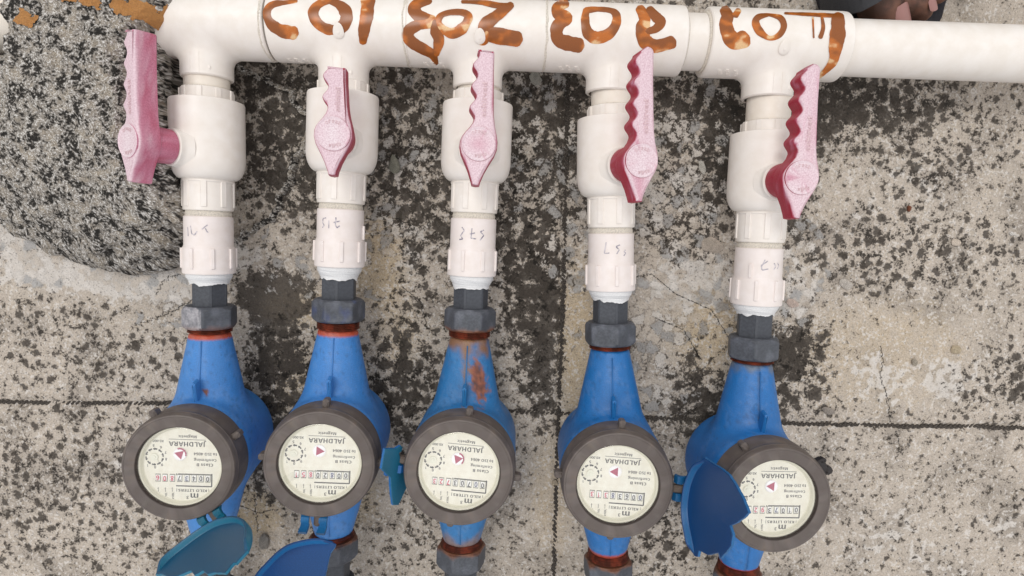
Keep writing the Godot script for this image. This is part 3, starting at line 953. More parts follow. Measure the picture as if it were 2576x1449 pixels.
func faded(sd: float, red: float) -> Callable:
	# the sun has bleached what faces up; the flanks keep their red
	return func(p: Vector3, n: Vector3) -> Color:
		var a := nz.get_noise_3d(p.x * 5.0 + sd * 31, p.y * 5.0, p.z * 2.2)
		var b := nz.get_noise_3d(p.x * 16.0 + sd * 31, p.y * 16.0, p.z * 7.0)
		var bleach := smoothstep(0.15, 0.9, n.y) * 0.95 + (a * 0.5 + b * 0.5) * (0.35 if sd == 0.0 else 1.0) + smoothstep(43.0, 60.0, p.y) * 0.16 - red
		var c := lin(172, 38, 62).lerp(lin(204, 126, 152), smoothstep(0.05, 0.6, bleach))
		# pinker towards the edges, chalky in the middle of the cap
		var rim := smoothstep(4.0, 13.0, Vector2(p.x, (p.z - 38.5) * 0.6).length())
		return c.lerp(lin(238, 226, 230), smoothstep(0.42, 0.98, bleach) * (1.0 - 0.22 * rim))

func make_valves() -> void:
	var gb := Geo.new()
	var prof: Array = [Vector2(19.2, 0.4), Vector2(25.2, 0.0), Vector2(26.6, 0.5), Vector2(27.0, 1.6), Vector2(27.2, 44.0)]
	for i in range(1, 11):
		var a := i / 10.0 * PI / 2
		prof.append(Vector2(18.8 + 8.4 * cos(a), 44.0 + 16.0 * sin(a)))
	prof.append(Vector2(18.8, 61.5))
	gb.lathe(prof, 72)
	# the neck that carries the handle
	gb.lathe([Vector2(17.5, 22.0), Vector2(14.6, 25.5), Vector2(13.9, 27.6), Vector2(13.9, 30.0), Vector2(13.4, 30.6), Vector2(11.0, 30.8)], 48, Vector3(0, 0, 38.5), Vector3.UP)
	var body := gb.mesh(M.white_plastic)
	var gc := Geo.new()
	gc.lathe([Vector2(15.0, -8.9), Vector2(18.3, -8.7), Vector2(18.9, -8.0), Vector2(18.9, 0.6)], 56)
	ribs(gc, 9, 18.9, 4.2, 0.8, -8.5, 0.2, 0.2)
	var collar := gc.mesh(M.white_plastic)
	var ge := Geo.new()
	ge.lathe([Vector2(18.3, 61.0), Vector2(18.3, 83.0), Vector2(17.9, 83.8), Vector2(15.0, 84.0)], 56)
	ribs(ge, 8, 18.3, 4.4, 0.8, 61.2, 81.2, 0.5)
	ge.lathe([Vector2(19.0, 60.8), Vector2(19.1, 61.6), Vector2(18.6, 62.2)], 56)
	var conn := ge.mesh(M.white_plastic)
	var gs := Geo.new()
	gs.lathe([Vector2(16.4, -40.0), Vector2(16.4, -5.0)], 48)
	var stub := gs.mesh(M.old_cream_plastic)
	var gk := Geo.new()
	var kp: Array = []
	for i in 12: kp.append(Vector2(16.6 + nz.get_noise_1d(i * 40.0) * 0.8, 83.0 + i * 0.6))
	gk.lathe(kp, 48, Vector3.ZERO, Vector3(0, 0, 1), 180.0)
	var joint := gk.mesh(M.solvent_cement)
	var gj := Geo.new()
	gj.lathe([Vector2(16.6, -9.6), Vector2(17.6, -9.3), Vector2(17.7, -8.8), Vector2(16.6, -8.2)], 48)
	var bead := gj.mesh(M.solvent_cement)
	# len, grips, round tip, roll, turn, redness, neck bead
	var H := [[75.0, 4, false, -0.5, 0.05, -0.45], [45.0, 2, false, 0.17, 0.0, 0.0], [63.0, 3, false, 0.088, 0.03, 0.0], [77.0, 4, true, 0.18, 0.03, 0.04], [77.0, 4, true, 0.02, 0.03, 0.08]]
	var labels := ["white ball valve whose long pink handle leans left over the concrete mound",
		"white ball valve with the shortest, snapped-off pink handle", "white ball valve in the middle with a pink handle cut off square at its tip",
		"white ball valve second from the right, long round-tipped pink handle leaning right", "rightmost white ball valve, long pink handle with dark red scalloped flank"]
	for k in 5:
		var q: Array = H[k]
		var t := thing("ball_valve", labels[k], "valve", column(k, 0.0, 0.0), "ball valves under the header pipe")
		var r := Transform3D(Basis(Vector3(0, 0, 1), q[3] * -1.0), Vector3.ZERO)
		place("valve_body", body, t, r)
		place("end_collar", collar, t, r)
		place("end_connector", conn, t, Transform3D(Basis(Vector3(0, 0, 1), 0.3 * k), Vector3.ZERO))
		place("pipe_stub", stub, t)
		place("cement_joint", joint, t)
		place("cement_bead", bead, t)
		var g := Geo.new()
		g.paint = faded(k, q[5])
		var poly := handle_outline(q[0], q[1], q[2])
		# outline y runs to the tip, which points up the pipe (local -z)
		var pl := PackedVector2Array()
		for e in poly: pl.append(Vector2(e.x, -e.y).rotated(q[4]))
		g.slab(pl, Transform3D(Basis(), Vector3(0, 0, 38.5)), [[44.0, 1.4], [45.0, 0.0], [47.5, 0.0], [50.0, 0.0], [52.5, 0.1], [55.0, 0.2], [57.0, 0.3], [58.2, 0.5], [59.3, 1.0], [60.0, 2.2]], 38.0)
		g.lathe([Vector2(12.4, 30.9), Vector2(12.6, 31.6), Vector2(12.9, 44.0), Vector2(11.0, 47.0)], 40, Vector3(0, 0, 38.5), Vector3.UP)
		g.lathe([Vector2(11.8, 59.5), Vector2(11.6, 60.7), Vector2(11.0, 61.1), Vector2(10.2, 60.7), Vector2(9.8, 60.6)], 48, Vector3(0, 0, 38.5), Vector3.UP)
		var h := part("handle", g, M.faded_red_handle, t, r)
		var rt := Geo.new()
		rt.paint = func(_p: Vector3, _n: Vector3) -> Color: return lin(226, 200, 204)
		if q[0] > 50 or k == 1:
			var far: float = minf(q[0] - 16.0, 42.0)
			word(rt, "ashirvad", Transform3D(Basis(Vector3(0, 0, -1), Vector3(-1, 0, 0), Vector3(0, 1, 0)), Vector3(2.6, 60.45, 38.5 - (14.0 + far) / 2 - 1.5)), minf(23.0, far - 15.0 + 2.0), 3.4, 0.4)
		for wd in [["OPEN", PI / 2 - 0.2], ["CLOSE", -PI / 2]]:
			var s: String = wd[0]
			for i in s.length():
				var a: float = wd[1] + (i - (s.length() - 1) / 2.0) * 0.27
				var u := Vector3(cos(a), 0, sin(a))
				word(rt, s[i], Transform3D(Basis(Vector3(-sin(a), 0, cos(a)), -u, Vector3.UP), Vector3(0, 60.95, 38.5) + u * 8.2), 1.5, 2.2, 0.3)
		part("raised_lettering", rt, M.faded_red_handle, h)

func ink(g: Geo, pts: Array, r: float, w: float) -> void:
	# a marker stroke on the round sleeve; points are (across the top in mm, along the axis)
	var rows: Array = []
	for i in pts.size() - 1:
		var a := Vector2(pts[i][0], pts[i][1]); var b := Vector2(pts[i + 1][0], pts[i + 1][1])
		var d := (b - a).normalized(); var n := Vector2(-d.y, d.x) * w / 2
		rows = []
		for k in 4:
			var c := a.lerp(b, k / 3.0)
			var row := PackedVector3Array()
			for e in [-1.0, 1.0]:
				var q: Vector2 = c + n * e * (0.7 + 0.5 * absf(nz.get_noise_2d(c.x * 60, c.y * 60)))
				row.append(Vector3(sin(q.x / r) * r, cos(q.x / r) * r, q.y))
			rows.append(row)
		g.sheet(rows, Vector3.UP)

func make_adapters() -> void:
	var gs := Geo.new()
	gs.lathe([Vector2(15.0, 88.2), Vector2(17.4, 88.4), Vector2(17.9, 89.0), Vector2(18.0, 111.0), Vector2(18.6, 112.6), Vector2(19.3, 114.0), Vector2(19.4, 132.4), Vector2(19.0, 133.2), Vector2(14.0, 133.4)], 64)
	var sleeve := gs.mesh(M.adapter_plastic)
	var gr := Geo.new()
	ribs(gr, 8, 19.3, 2.7, 1.2, 113.2, 129.0, 0.1)
	var rib := gr.mesh(M.adapter_plastic)
	var scr := [
		[[[-8.5, 97], [-8, 104]], [[-5.5, 96], [-4.5, 102], [-2, 103], [0, 100]], [[3.5, 98.5], [7.5, 95]], [[6, 97.5], [7, 100], [8, 101]]],
		[[[-6.5, 95.5], [-9.5, 96.5], [-9.8, 99.5], [-8.2, 101.5], [-10, 103.2]], [[-4, 97.5], [-3.9, 103.5]], [[1.5, 95], [1.2, 101], [2.5, 102.8], [4.5, 101]], [[-0.2, 99], [4.5, 97.6]]],
		[[[-8, 95.5], [-6, 98], [-9, 102], [-7, 104.5], [-10, 105]], [[0, 96], [-0.5, 103.5], [3.5, 104]], [[-1.5, 100.5], [2.5, 99.5]], [[9.5, 97], [6.5, 98.5], [9.6, 101], [6.5, 105]]],
		[[[-6.5, 95], [-8, 103.5], [-4, 103.3]], [[4, 97], [1, 98.5], [3.6, 101], [1.5, 104]], [[9, 101], [7.6, 102.5], [9.4, 103.6], [7.5, 105.5]]],
		[[[-2.2, 97], [-4.4, 102]], [[-0.2, 98], [-4.8, 101.5], [-4, 105], [0.6, 104]], [[5, 99.5], [6.8, 102], [5.2, 104.4]], [[8.4, 99], [10.2, 101.5], [8.8, 103.8]]]]
	var labels := ["white threaded adapter with faint pencil-like scribble, under the leftmost valve", "white adapter with marker scribble like a C and a t, second from the left", "white adapter marked with three S-shaped ink scribbles, in the middle of the row",
		"white adapter with faded ink marks starting with an L, fourth from the left", "rightmost white adapter with very faint grey marks and a raised bar on its left side"]
	for k in 5:
		var t := thing("pipe_adapter", labels[k], "pipe fitting", column(k), "threaded adapters above the dark unions")
		place("sleeve", sleeve, t)
		place("collar_ribs", rib, t, Transform3D(Basis(Vector3(0, 0, 1), [0.1, 0.35, 0.2, 0.6, 0.3][k]), Vector3.ZERO))
		if k == 1 or k == 4:
			var gx := Geo.new()
			var a := 0.03 if k == 1 else 2.25
			var u := Vector3(cos(a), sin(a), 0)
			gx.box(Transform3D(Basis(u.cross(Vector3.BACK), u, Vector3.BACK), u * 18.2 + Vector3(0, 0, 106)), Vector3(2.4, 2.4, 11), 0.3)
			part("raised_bar", gx, M.adapter_plastic, t)
		# white thread tape, wound and frayed
		var gt := Geo.new()
		var rings: Array = []
		for j in 22:
			var s := 132.6 + j * 0.5
			var r := PackedVector3Array()
			for i in 72:
				var a := TAU * i / 72
				var base := lerpf(17.2, 14.2, smoothstep(0.2, 1.0, j / 21.0))
				var fold := nz.get_noise_3d(cos(a) * 30 + k * 70, sin(a) * 30, s * 14 + a * 16) * 0.55 + sin(s * 3.4 + a * 2.0 + k) * 0.1
				var edge := 0.0
				if j > 16: edge = nz.get_noise_2d(a * 60 + k * 90, 5.0) * 1.9 * (j - 16) / 5.0
				r.append(Vector3(cos(a) * (base + fold), sin(a) * (base + fold), s + edge * 1.2 - (1.5 if k != 1 and k != 2 else 0.0) * j / 21.0))
			rings.append(r)
		gt.loft(rings, 180.0, false)
		part("thread_tape", gt, M.seal_tape, t)
		var gi := Geo.new()
		var strength: float = [0.55, 0.75, 0.8, 0.75, 0.5][k]
		gi.paint = func(p: Vector3, _n: Vector3) -> Color:
			var q := smoothstep(-0.2, 0.35, nz.get_noise_2d(p.x * 30 + k * 77, p.z * 30) + 0.1)
			return lin(214, 208, 212).lerp(lin(52, 48, 88), q * strength)
		for st in scr[k]: ink(gi, st, 18.08, 1.1)
		part("marker_writing", gi, M.marker_ink, t)

func hexr(a: float, af: float, rnd := 0.97) -> float:
	var b := fposmod(a, PI / 3) - PI / 6
	return minf(af / 2 / cos(b), af / 2 / cos(PI / 6) * rnd)

func union_parts(flip: bool) -> Array:
	# tail piece (hexagonal rod with a ridge on each corner) and nut, stations 138..177
	var gt := Geo.new()
	var st := [137.0, 140.0, 146.0, 152.0, 160.5]
	gt.turned(st, func(a: float, _s: float) -> float: return hexr(a, 24.4, 0.985), 96, 11.0)
	for i in 6:
		var a := TAU * i / 6 + PI / 6 * 0.0
		var u := Vector3(cos(a), sin(a), 0)
		gt.box(Transform3D(Basis(u.cross(Vector3.BACK), u, Vector3.BACK), u * 13.0 + Vector3(0, 0, 149)), Vector3(2.4, 1.6, 22), 0.3)
	var gn := Geo.new()
	var c := rng.randf() * 100
	gn.paint = func(p: Vector3, _n: Vector3) -> Color:
		var q := nz.get_noise_3d(p.x * 5 + c, p.y * 5, p.z * 5)
		return lin(86, 90, 97).lerp(lin(122, 126, 134), smoothstep(0.0, 0.5, q))
	var rows: Array = []
	for s in [158.9, 159.0, 160.2, 162.0, 164.0, 168.0, 172.0, 174.0, 175.6, 176.9, 177.0]: rows.append(s)
	gn.turned(rows, func(a: float, s: float) -> float:
		if s < 158.95 or s > 176.95: return 15.0
		var e := minf(s - 159.0, 177.0 - s)
		return minf(hexr(a, 36.4, 0.985), 17.6 + e * 1.4), 120, 11.0)
	return [gt, gn]

func make_unions() -> void:
	var up := ["dark grey union nut with a whitish scraped facet, above the leftmost meter", "dark grey union nut with a bluish middle corner, above the second meter", "dark grey union nut with rust at its lower edge, above the rust-stained meter",
		"slate grey union nut with plain flats, above the fourth meter", "dark blue-grey union nut with a scrap of tape on its neck, above the rightmost meter"]
	var low := ["dark grey union nut mostly hidden below the leftmost meter's teal lid", "dark grey union nut partly hidden by the blue lid under the second meter", "dark grey union nut with rusty threads under the middle meter", "dark grey union nut cut by the picture's edge under the fourth meter", "dark grey union nut in the lower corner under the rightmost meter"]
	var turn := [0.314, 0.777, 0.02, 0.39, 0.8]
	for lower in 2:
		for k in 5:
			var u := union_parts(lower == 1)
			var gn: Geo = u[1]
			var ph: float = k * 13.0 + lower * 50
			var rust := 1.0 if (k == 2 or lower == 1) else (0.5 if k == 0 else 0.0)
			for i in gn.v.size():
				var p := gn.v[i]
				var q := nz.get_noise_3d(p.x * 4 + ph, p.y * 4, p.z * 4)
				var c := lin(80, 84, 91).lerp(lin(104, 108, 117), smoothstep(-0.2, 0.6, q))
				if k == 1 and lower == 0: c = c.lerp(lin(70, 82, 122), smoothstep(0.1, 0.5, nz.get_noise_3d(p.x * 3, p.y * 3 + 40, p.z * 3)) * 0.7)
				if k == 0 and lower == 0:
					var nn := gn.n[i]
					if nn.rotated(Vector3.BACK, turn[0]).x < -0.1 and nn.rotated(Vector3.BACK, turn[0]).y > 0.3: c = c.lerp(lin(176, 174, 178), 0.45 + 0.5 * smoothstep(-0.2, 0.3, nz.get_noise_3d(p.x * 9, p.y * 9, p.z * 9)))
				c = c.lerp(lin(140, 82, 40), rust * smoothstep(173.5, 177.0, p.z + q * 3.0) * 0.8)
				gn.c[i] = c
			var tr := column(k)
			if lower == 1:      # the same union, turned end for end, below the meter
				var b := tr.basis
				tr = Transform3D(Basis(-b.x, b.y, -b.z), tr.origin + b.z * 534.5)
			var t := thing("union_fitting", up[k] if lower == 0 else low[k], "pipe fitting", tr, "dark unions above the meters" if lower == 0 else "dark unions below the meters")
			var r := Transform3D(Basis(Vector3(0, 0, 1), turn[k] + lower * 0.25), Vector3.ZERO)
			part("tail_piece", u[0], M.dark_fitting, t, Transform3D(Basis(Vector3(0, 0, 1), turn[(k + 2) % 5]), Vector3.ZERO))
			part("hex_nut", gn, M.dark_nut, t, r)
			if lower == 1:
				var g := Geo.new()
				g.lathe([Vector2(17.2, 86.0), Vector2(17.2, 133.0), Vector2(17.6, 139.0)], 48)
				part("pipe_socket", g, M.dark_fitting, t)
			if k == 4 and lower == 0:
				var gt := Geo.new()
				var rows: Array = []
				for i in 9:
					var a := 0.15 + i * 0.06
					rows.append(PackedVector3Array([Vector3(cos(a) * 15.2, sin(a) * 15.2, 150.0 + i * 0.9), Vector3(cos(a) * 15.4, sin(a) * 15.4, 155.5 + i * 0.5 + sin(i * 2.0) * 0.8)]))
				gt.sheet(rows, Vector3(1, 1, 0))
				part("tape_scrap", gt, M.seal_tape, t)

# ------------------------------------------------------------------ meters
func sminf(a: float, b: float, k: float) -> float:
	var h := maxf(k - absf(a - b), 0.0) / k
	return minf(a, b) - h * h * k * 0.25

func body_field(p: Vector3) -> float:
	# necks that widen into a round bowl; local z along the pipe, y up
	var az := absf(p.z)
	var end := 90.5 if p.z < 0 else 80.5
	var t := clampf((end - az) / (end - 26.0), 0, 1)
	var r := lerpf(15.2, 29.0, t)
	var q := Vector2(p.x, p.y * (1.0 + 0.22 * t))
	var cone := maxf((q.length() - r) * 0.97, az - end)
	var d := Vector2(Vector2(p.x, p.z).length() - 41.2 + 9.0, absf(p.y - 1.0) - 35.0 + 9.0)
	var bowl := minf(maxf(d.x, d.y), 0.0) + Vector2(maxf(d.x, 0), maxf(d.y, 0)).length() - 9.0
	return sminf(cone, bowl, 8.0)

func ring_lug(g: Geo, a: float) -> void:
	var u := Vector3(cos(a), 0, sin(a))
	g.box(Transform3D(Basis(Vector3.UP.cross(u), Vector3.UP, u), u * 42.6 + Vector3(0, 44.5, 0)), Vector3(5.0, 9.0, 7.0), 1.2)

const ROLLS := [-0.072, -0.082, 0.009, 0.042, -0.033]     # none of the meters sits quite level

func make_meters() -> void:
	var base := Geo.new()
	base.nets(body_field, Vector3(-46, -38, -95), Vector3(46, 40, 86), 2.2)
	var gr := Geo.new()
	gr.paint = func(p: Vector3, n: Vector3) -> Color:
		var q := nz.get_noise_3d(p.x * 2.5, p.y * 2.5, p.z * 2.5) + nz.get_noise_3d(p.x * 9, p.y * 9, p.z * 9) * 0.5
		var c := lin(94, 86, 82).lerp(lin(110, 102, 98), smoothstep(-0.2, 0.5, q))
		c = c.lerp(lin(104, 84, 62), smoothstep(0.25, 0.6, q) * 0.35)
		return lin(50, 42, 38) if Vector2(p.x, p.z).length() < 31.0 and p.y < 57.0 else c
	gr.lathe([Vector2(38.0, 33.0), Vector2(41.4, 34.0), Vector2(41.6, 40.0), Vector2(41.0, 46.0), Vector2(40.5, 47.0), Vector2(40.4, 50.4), Vector2(40.8, 50.9), Vector2(40.9, 52.4), Vector2(40.4, 53.0), Vector2(40.2, 55.6), Vector2(39.4, 56.9), Vector2(38.4, 57.2),
		Vector2(37.9, 56.9), Vector2(37.4, 57.2), Vector2(31.0, 57.0), Vector2(30.3, 56.5), Vector2(29.9, 55.4), Vector2(29.7, 53.2), Vector2(29.7, 46.0)], 96, Vector3.ZERO, Vector3.UP, 40.0, false)
	var ring := gr.mesh(M.brown_plastic)
	var gl := Geo.new()
	gl.paint = gr.paint
	ring_lug(gl, 0.0)
	var lug := gl.mesh(M.brown_plastic)
	var gg := Geo.new()
	gg.lathe([Vector2(29.6, 54.0), Vector2(29.6, 54.6), Vector2(28.5, 55.0)], 64, Vector3.ZERO, Vector3.UP)
	var glass := gg.mesh(M.meter_glass)
	var gw := Geo.new()      # cream cup under the glass
	gw.lathe([Vector2(29.65, 53.6), Vector2(28.6, 53.4), Vector2(28.0, 50.4), Vector2(27.4, 50.0)], 72, Vector3.ZERO, Vector3.UP, 30.0, false)
	var well := gw.mesh(M.dial_well)
	var gth := Geo.new()
	gth.paint = func(p: Vector3, _n: Vector3) -> Color:
		var q := nz.get_noise_3d(p.x * 6, p.y * 6, p.z * 6)
		return lin(88, 42, 28).lerp(lin(150, 70, 46), smoothstep(-0.2, 0.4, q))
	var pr: Array = [Vector2(14.0, -90.0)]
	for i in 4:
		pr.append(Vector2(16.7, -91.2 - i * 1.5)); pr.append(Vector2(15.5, -91.9 - i * 1.5))
	pr.reverse()
	gth.lathe(pr, 48, Vector3.ZERO, Vector3(0, 0, 1), 20.0)
	var thread := gth.mesh(M.rusty_thread)
	var labels := ["blue water meter at the far left with a teal half-broken lid hanging below its dial", "blue water meter second from the left, broken bright blue lid at its lower edge", "rust-stained blue water meter in the middle with a scrap of teal lid on its left",
		"blue water meter second from the right, its broken blue lid standing up on the right", "rightmost blue water meter without a lid, partly covered by its neighbour's blue lid"]
	var reds := ["806", "851", "723", "313", "921"]
	var blacks := ["00437", "00820", "00703", "00638", "01073"]
	var phi := [3.5, 4.2, 5.5, 3.6, 1.6]
	var hinge := [62.0, 95.0, 190.0, 5.0, -30.0]
	var blues := [lin(70, 140, 214), lin(68, 139, 214), lin(48, 124, 186), lin(34, 116, 188), lin(36, 118, 192)]
	var necks := [[1.0, 1.0], [1.0, 0.3], [0.4, 0.0], [0.1, 1.0], [0.1, 0.7]]
	for k in 5:
		var tr := column(k, [271.0, 274.0, 273.0, 271.0, 270.5][k], ROLLS[k])
		var t := thing("water_meter", labels[k], "water meter", tr, "water meters in a row")
		var yaw := rad_to_deg(atan2(-tr.basis.z.x, tr.basis.z.z))
		# body: paint, bare primer rings at the ends, rust
		var g := Geo.new()
		g.v = base.v; g.n = base.n; g.uv = base.uv
		g.has_c = true
		var cs := PackedColorArray(); cs.resize(base.v.size())
		for i in base.v.size():
			var p := base.v[i]
			var n1 := nz.get_noise_3d(p.x * 3 + k * 60, p.y * 3, p.z * 3); var n2 := nz.get_noise_3d(p.x * 11 + k * 60, p.y * 11, p.z * 11)
			var c: Color = blues[k] * (1.0 + n1 * 0.10 + n2 * 0.05)
			var zz := p.z
			if zz < 0: c = c.lerp(lin(196, 88, 62), (1.0 if zz < -86.2 + n2 * 0.9 else 0.0) * (1.0 if necks[k][0] > 0.5 else 0.0))
			else: c = c.lerp(lin(170, 66, 48), 1.0 if zz > 81.5 - necks[k][1] * 5.0 + n2 * 0.9 else 0.0)
			if k == 2:
				var e := Vector2((p.x - 9.5 - (zz + 60.0) * 0.2) / 6.4, (zz + 58.0) / 18.0)
				var rr := 1.05 - e.length() + n2 * 0.5 + n1 * 0.4
				if p.y > 0: c = c.lerp(lin(150, 84, 48) * (0.85 + n2), smoothstep(0.0, 0.35, rr) * 0.95)
				var seam := 1.0 - absf(p.x + 0.5) / (3.6 + n1 * 3.0) + n2 * 1.0 - smoothstep(-66.0, -42.0, zz) * 0.9
				if p.y > 0 and zz < -30: c = c.lerp(lin(132, 96, 62), clampf(seam * 0.75 + 0.1, 0, 0.85))
				c = c.lerp(lin(150, 104, 52), smoothstep(-74.0, -89.0, zz + n1 * 14.0) * 0.9)
				c = c.lerp(lin(150, 110, 60), smoothstep(68.0, 80.0, zz + n1 * 10.0) * 0.75)
			elif k == 4:
				c = c.lerp(lin(128, 122, 96), smoothstep(-83.0, -91.0, zz + n1 * 8.0) * 0.6)
			if p.y > 0 and absf(p.x + 0.3) < 1.4 and absf(zz) > 48.0: c = c.lerp(lin(58, 62, 66) if k == 4 else c * 0.8, 0.35 + n2 * 0.5)
			if p.y > 0:      # dust and scuffs on the upper side
				c = c.lerp(lin(150, 158, 168), clampf(n2 * 0.35 + n1 * 0.4 - 0.08, 0, 0.12))
				if n2 - n1 * 0.4 < -0.42: c = c.lerp(lin(60, 66, 80), 0.25)
				if k == 0 and Vector2(p.x - 5.5, zz + 47.0).length() < 2.4: c = lin(120, 60, 40)
			cs[i] = c
		g.c = cs
		part("meter_body", g, M.blue_paint, t)
		var gf := Geo.new()
		gf.paint = func(p: Vector3, _n: Vector3) -> Color: return (blues[k] as Color) * (1.0 + nz.get_noise_3d(p.x * 9, p.y * 9, p.z * 9) * 0.2)
		# cast fin in front of the register, and the mould seam on each neck
		gf.box(Transform3D(Basis(Vector3.RIGHT, 0.26), Vector3(0.0, 26.0, -47.0)), Vector3(3.2, 9.0, 21.0), 1.0)
		part("casting_fin", gf, M.blue_paint, t)
		for e in [-1.0, 1.0]:
			var gm := Geo.new()
			gm.paint = gf.paint
			gm.box(Transform3D(Basis(Vector3.RIGHT, (0.14 if e < 0 else 0.16) * e), Vector3(0.0, 19.0 if e < 0 else 18.4, 67.0 * e if e < 0 else 62.0)), Vector3(0.9, 1.0, 38.0 if e < 0 else 30.0), 0.3)
			part("mould_seam", gm, M.blue_paint, t)
		place("threaded_end", thread, t)
		place("threaded_end", thread, t, Transform3D(Basis(Vector3.UP, PI), Vector3(0, 0, -10.0)))
		place("register_ring", ring, t)
		# lugs: a quarter turn apart, the hinge takes the place of one
		var h0 := deg_to_rad(hinge[k] - yaw)
		for q in 3: place("ring_lug", lug, t, Transform3D(Basis(Vector3.UP, -(h0 + (q + 1) * PI / 2)), Vector3.ZERO))
		make_dial(t, deg_to_rad(phi[k] - yaw), blacks[k], reds[k], k, well)
		place("glass", glass, t)
		make_lid(t, k, h0, -ROLLS[k])

func make_dial(t: Node3D, phi: float, blk: String, red: String, k: int, well: Mesh) -> void:
	# print frame: x = reading direction, y = up of the letters; the dial reads from the far side
	var R := Vector3(-cos(phi), 0, -sin(phi))
	var U := Vector3.UP.cross(R)
	var B := Basis(R, U, Vector3.UP)
	var f := func(u: float, v: float, h: float) -> Transform3D: return Transform3D(B, R * u + U * v + Vector3(0, h, 0))
	var gd := Geo.new()
	gd.lathe([Vector2(28.2, 49.0), Vector2(28.2, 50.0), Vector2(0.01, 50.0)], 64, Vector3.ZERO, Vector3.UP, 30.0, false)
	# thin raised frame of the counter window
	for q in [[-0.3, 16.0 - 10.9 + 0.4, 44.0, 0.25], [-0.3, 18.4, 44.0, 0.25]]: gd.box(f.call(q[0], q[1], 50.0) * Transform3D(Basis(Vector3.RIGHT, PI / 2), Vector3.ZERO), Vector3(q[2], 0.3, q[3]), 0.05)
	var dial := part("dial", gd, M.dial_paper, t)
	place("dial_wall", well, dial)
	var y := 50.06
	# zoomed measures: (513 - x) / 11.3, (y - 504) / 11.3
	var g := Geo.new()
	var P := func(zx: float, zy: float, h := 50.06) -> Transform3D:
		var d := Vector2(zx - 513.0, zy - 504.0).rotated(deg_to_rad(-4.2)) / 11.3
		return f.call(-d.x, d.y, h)
	word(g, "JALDHARA", P.call(563, 325), 26.4, 4.4)
	word(g, "Magnetic", P.call(566, 264), 13.0, 2.9)
	word(g, "X0.0001", P.call(325, 294), 9.0, 1.8)
	word(g, "to ISO 4064", P.call(700, 422), 16.6, 2.2)
	word(g, "Confirming", P.call(696, 471), 16.0, 2.7)
	word(g, "Class B", P.call(690, 516), 11.8, 2.4)
	word(g, "|KILO LITERS|", P.call(580, 729), 23.2, 2.8)
	word(g, "m", P.call(590, 776), 5.6, 3.4)
	word(g, "3", P.call(534, 790), 1.6, 2.4)
	word(g, ",", P.call(457, 585), 0.8, 1.5)
	var bar := func(zx: float, zy: float, w: float, h: float) -> void: g.box(P.call(zx, zy, 50.0) * Transform3D(Basis(Vector3.RIGHT, PI / 2), Vector3.ZERO), Vector3(w, 0.16, h), 0.02)
	bar.call(564, 292, 26.4, 0.35)
	bar.call(609, 594, 24.4, 0.9)
	bar.call(592, 695, 25.6, 0.9)
	bar.call(738, 650, 0.9, 9.7)
	for q in [[303, 715, "x1L", 3.6], [360, 719, "x10L", 4.4], [415, 722, "x100L", 5.2]]:
		bar.call(q[0], q[1], 0.3, 2.4)
		var tip: Transform3D = P.call(q[0], q[1] - 16.0)
		g.add(PackedVector3Array([tip * Vector3(-0.6, 0.3, 0), tip * Vector3(0.6, 0.3, 0), tip * Vector3(0, -0.9, 0)]), PackedInt32Array([0, 1, 2]), 1.0, Vector3.UP)
		var tt: Transform3D = P.call(q[0] + 2, q[1] + 22.0 + q[3] * 5.0)
		word(g, q[2], tt * Transform3D(Basis(Vector3.BACK, -PI / 2), Vector3.ZERO), q[3], 1.5)
	# little dial: ring of dashes, figures round it
	var c0: Transform3D = P.call(293, 427, 50.0)
	for i in 10:
		var a := TAU * (i / 10.0)
		var w: Transform3D = P.call(293 + sin(a) * -101 * -1 * (1 if true else 1), 427 + cos(a) * 92, 50.06)
		# figure i sits i tenths clockwise for a reader on the far side
		var n := i
		var aa := TAU * n / 10.0
		w = P.call(291.0 - sin(aa) * 97.0, 424.0 + cos(aa) * 93.0, 50.06)
		word(g, str(n), w, 1.3 if n != 1 else 0.7, 2.0)
	for i in 40:
		if i % 4 == 3: continue
		var rows: Array = []
		for e in 3:
			var a := TAU * (i + e / 2.0) / 40.0
			rows.append(PackedVector3Array([c0 * Vector3(cos(a) * 5.6, sin(a) * 5.4, 0.07), c0 * Vector3(cos(a) * 6.5, sin(a) * 6.5, 0.07)]))
		g.sheet(rows, Vector3.UP)
	for i in 10:
		var a := TAU * i / 10.0
		g.box(c0 * Transform3D(Basis(Vector3.BACK, a), Vector3.ZERO) * Transform3D(Basis(Vector3.RIGHT, PI / 2), Vector3(0, 5.9, 0.05)), Vector3(0.5, 0.14, 1.7), 0.02)
	part("dial_print", g, M.print_black, dial)
	var gh := Geo.new()      # clear hub and pointer of the little dial
	var hub := c0.basis
	gh.lathe([Vector2(2.7, 0.1), Vector2(2.6, 1.0), Vector2(1.4, 1.1), Vector2(1.2, 1.6)], 24, c0.origin, Vector3.UP)
	var pa: float = [2.2, 5.9, 0.4, 0.7, 4.4][k]
	gh.add(PackedVector3Array([c0 * Vector3(cos(pa) * 5.2, sin(pa) * 5.2, 0.7), c0 * Vector3(-sin(pa) * 1.6, cos(pa) * 1.6, 0.7), c0 * Vector3(sin(pa) * 1.6, -cos(pa) * 1.6, 0.7)]), PackedInt32Array([0, 1, 2]), 1.0, Vector3.UP)
	part("dial_pointer", gh, M.hub_clear, dial)
	# white star wheel with a dark red triangle
	var gs := Geo.new()
	var c1: Transform3D = P.call(498, 413, 50.0)
	var star := PackedVector2Array()
	var nt := 24
	for i in nt * 4:
		var a := TAU * i / (nt * 4)
		var rr := 5.0 if i % 4 < 2 else 4.1
		star.append(Vector2(cos(a), sin(a)) * rr)
	var lay := c1 * Transform3D(Basis(Vector3.RIGHT, PI / 2), Vector3.ZERO)
	gs.slab(star, lay, [[0.2, 0.0], [0.7, 0.0]], 20.0)
	var sw := part("star_wheel", gs, M.star_white, dial)
